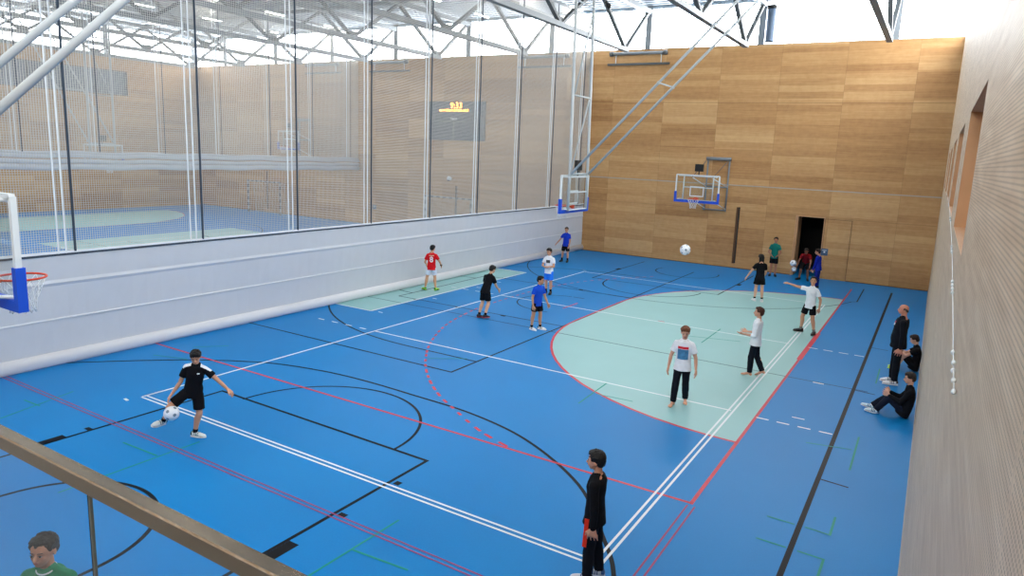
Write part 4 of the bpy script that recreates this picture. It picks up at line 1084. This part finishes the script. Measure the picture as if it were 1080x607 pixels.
# 14 the man
def ex_man(o):
    decal(o, 'chest_badge_white', mat('badge_white', (226,226,232)), .02, .225, .08, .05)
    decal(o, 'chest_badge_red', mat('badge_red', (190,40,60)), .02, .252, .08, .035)
human('balding man in black jacket and black trousers standing near the right wall', (11.52, 9.85), 96, 1.80,
      dict(lean=-2, wide=1.12, belly=.018, head=(6, -6), armL=((-.06, .10, -1), (.06, .0, -1)), armR=((-.10, -.10, -1), (.0, .0, -1)), legL=((.0, .03, -1), (.0, .02, -1), (1, .1, 0)), legR=((.06, -.04, -1), (.02, -.02, -1), (1, .1, 0))),
      skinc=(208,140,116), hairc=(70,60,54), hair='bald', adult=True, vox=.009, top=dict(sleeve=1.5, c=('black_jacket', (18,20,28)), name='jacket', hem=-.05, loose=.016, flare=.006), bottom=dict(len=2, c=('black_trousers', (20,22,28)), loose=.012),
      shoes=('white_dark', (222,224,228), (236,236,236), (70,60,60)), extra=ex_man)
# 15, 16 the seated boys: backs to the right wall
sit = dict(lean=-16, bend=.9, z=.0)
human('boy in black sitting against the right wall hugging bare knees, beyond the standing man', (11.87, 11.22), 0, 1.48,
      dict(lean=-18, bend=1.2, z=.125, head=(0, 26), armL=((.75, .1, -.55), (.75, -.45, .25)), armR=((.75, -.1, -.55), (.75, .45, .25)),
           legL=((.70, .06, .74), (.34, .0, -.92), (1, .05, 0)), legR=((.70, -.06, .74), (.34, 0, -.92), (1, -.05, 0))),
      skinc=(220,166,140), hairc=(44,28,20), vox=.010, top=tee(BLK), bottom=dict(len=.8, c=BLK), shoes=('neon', (206,240,60), (220,240,90)))['root'].rotation_euler.z = PI
human('boy in black hooded top and trousers sitting against the right wall, hands on one knee', (11.80, 7.66), 0, 1.50,
      dict(lean=-26, bend=1.3, z=.125, head=(10, 14), armL=((.55, .15, -.75), (.9, -.3, .35)), armR=((.55, -.15, -.75), (.9, .3, .35)),
           legL=((.80, .05, .66), (.55, .0, -.80), (1, .1, .15)), legR=((.85, -.08, .55), (.72, -.04, -.68), (1, -.1, .2))),
      skinc=(220,166,140), hairc=(36,26,20), vox=.009, top=dict(sleeve=1.5, c=('hoodie', (18,20,26)), name='hooded_top', loose=.014), bottom=dict(len=2, c=('navy_track', (24,30,46)), loose=.012), shoes=('blue_white', (200,222,232), (230,236,240), (30,80,120)), socks=WHT)['root'].rotation_euler.z = PI
# 17 nearest boy
def ex_near(o):
    J, H = o['J'], o['H']; b = MB(); hp2, kn = J['hpL'], J['knL']
    lat = V(.25, .97, 0); n_ = 12
    for i in range(n_):
        p = hp2.lerp(kn, -.05+.95*i/n_)+lat*(.062-.010*i/n_)*H; q_ = hp2.lerp(kn, -.05+.95*(i+.97)/n_)+lat*(.062-.010*(i+1)/n_)*H
        b.bar(p+V(.02,0,0), q_+V(.02,0,0), .012, .046, 0, up=(1,0,0))
    me = b.mesh('side_stripe'); me.transform(o['OFF']); link('side_stripe', me, cloth('stripe_red', (236,58,36)), o['bottom'])
human('boy in black top and black track trousers with red side stripe, nearest on the court', (9.06, -.30), 76, 1.50,
      dict(lean=-1, head=(0, 2), armL=((-.10, .10, -1), (.0, .06, -1)), armR=((.04, -.1, -1), (.15, 0, -1)), legL=((.06, .02, -1), (.02, .01, -1), (1, .05, 0)), legR=((-.06, -.03, -1), (-.13, -.02, -1), (1, .1, 0))),
      skinc=(206,146,116), hairc=(22,18,16), vox=.006, top=dict(sleeve=1.5, c=BLK, name='long_sleeved_top', hem=-.04, loose=.010), bottom=dict(len=2, c=('track_black', (18,18,24)), loose=.012), shoes=('grey_white', (208,212,216), (232,232,234), (60,90,140)), extra=ex_near)
# 18 boy behind the balustrade
def ex_green(o):
    fr = o['fr']; c, F, L = fr(.322); b = MB(); H = o['H']; S_ = F.cross(L)
    b.tube([c+(L*math.cos(a_)*.040+F*(math.sin(a_)*.040+.004)-S_*(.004+.012*max(0, math.sin(a_))))*H for a_ in [2*PI*i/28 for i in range(28)]], .006, 8, closed=True)
    me = b.mesh('collar'); me.transform(o['OFF']); link('collar', me, cloth(*WHT), o['shirt'])
human('boy in green shirt with white collar looking left, seen through the balustrade glass', (6.29, -4.37), 146, 1.60,
      dict(lean=4, head=(0, -4), armL=((.1, .15, -1), (.2, 0, -1)), armR=((.1, -.15, -1), (.2, 0, -1))),
      skinc=(210,148,118), hairc=(24,20,18), hair='short', vox=.005, top=tee(('green', (22,122,84)), loose=.012), bottom=dict(len=.8, c=('white_shorts2', (220,224,228))), shoes=BLK+((200,200,200),), extra=ex_green)

# ------------------------------------------------------------------ balls
import itertools
def soccer(label, loc, r=.11, rot=(0, 0, 0)):
    # truncated icosahedron pattern pressed onto a sphere
    bm = bmesh.new(); bmesh.ops.create_icosphere(bm, subdivisions=1, radius=1.0)
    ico = [v.co.normalized() for v in bm.verts]; bm.free()
    bm = bmesh.new(); bmesh.ops.create_icosphere(bm, subdivisions=5, radius=r)
    me = bpy.data.meshes.new('football'); bm.to_mesh(me); bm.free()
    g = (1+5**.5)/2; five = [Vector(p).normalized() for s1 in (-1, 1) for s2 in (-1, 1) for p in ((0, s1, s2*g), (s1, s2*g, 0), (s2*g, 0, s1))]
    for v in me.vertices:
        d = v.co.normalized(); dd = sorted((d.dot(f_) for f_ in five), reverse=True)
        if abs(dd[0]-.935) < .007: v.co *= .985
    for p in me.polygons:
        d = p.center.normalized(); dd = max(d.dot(f_) for f_ in five)
        p.material_index = 1 if dd > .975 else 0; p.use_smooth = True
    o = link('football', me, [mat('ball_white', (236,238,242), .35), mat('ball_patch', (120,136,150), .4)])
    o.location = loc; o.rotation_euler = rot
    return tag(o, label, 'ball', 'white footballs')
soccer('white football in the air at the kicking boy\'s raised foot', (2.21, -.85, .475), .112, (.3, .5, 0))
soccer('white football flying above the mint area', (7.41, 7.39, 2.75), .11, (.9, .2, .4))
soccer('upper of two white footballs held in the open doorway', (7.17, 22.55, .68), .125, (.1, 1, .3))
soccer('lower of two white footballs held in the open doorway', (7.23, 22.55, .44), .10, (.6, .4, .1))

#P1#
# ------------------------------------------------------------------ camera
C = Vector((11.8250, -6.7094, 4.6268)); yaw, pit, rol = -0.5303, 0.1751, 0.0436
cy, sy, cp, sp_ = math.cos(yaw), math.sin(yaw), math.cos(pit), math.sin(pit)
f = Vector((sy*cp, cy*cp, -sp_)); rt = Vector((cy, -sy, 0)); up = rt.cross(f)
R_ = math.cos(rol)*rt+math.sin(rol)*up; U_ = -math.sin(rol)*rt+math.cos(rol)*up
cam = bpy.data.cameras.new('camera'); co = bpy.data.objects.new('camera', cam); COL.objects.link(co)
Mx = Matrix((R_, U_, -f)).transposed().to_4x4(); Mx.translation = C; co.matrix_world = Mx
cam.sensor_width = 36; cam.sensor_fit = 'HORIZONTAL'; cam.lens = 723.99/1080*36
cam.shift_x = -15.575/1080; cam.shift_y = -14.533/1080; cam.clip_start = .03; cam.clip_end = 300
sc.camera = co

# ------------------------------------------------------------------ light
wd = bpy.data.worlds.new('sky'); sc.world = wd; wd.use_nodes = True
bg = wd.node_tree.nodes['Background']; bg.inputs[0].default_value = (.97, .985, 1.0, 1); bg.inputs[1].default_value = 9.0
def portal(loc, rot, sx, sy_):
    l = bpy.data.lights.new('daylight_portal', 'AREA'); l.shape = 'RECTANGLE'; l.size = sx; l.size_y = sy_; l.cycles.is_portal = True
    o = bpy.data.objects.new('daylight_portal', l); COL.objects.link(o); o.location = loc; o.rotation_euler = rot
zm = (ZT+ZR)/2; zh = ZR-ZT
portal(((XL+XR)/2, YW+.15, zm), (-PI/2, 0, 0), XR-XL, zh)
portal(((XL+XR)/2, YN-.35, zm), (PI/2, 0, 0), XR-XL, zh)
portal((XL-.35, (YN+YW)/2, zm), (0, -PI/2, 0), zh, YW-YN)
portal((XR+.2, (YN+YW)/2, zm), (0, PI/2, 0), zh, YW-YN)
vs_ = sc.view_settings
sc.display_settings.display_device = 'sRGB'
vs_.view_transform = 'Standard'; vs_.look = 'None'; vs_.gamma = 1; vs_.use_curve_mapping = False; vs_.exposure = 1.0
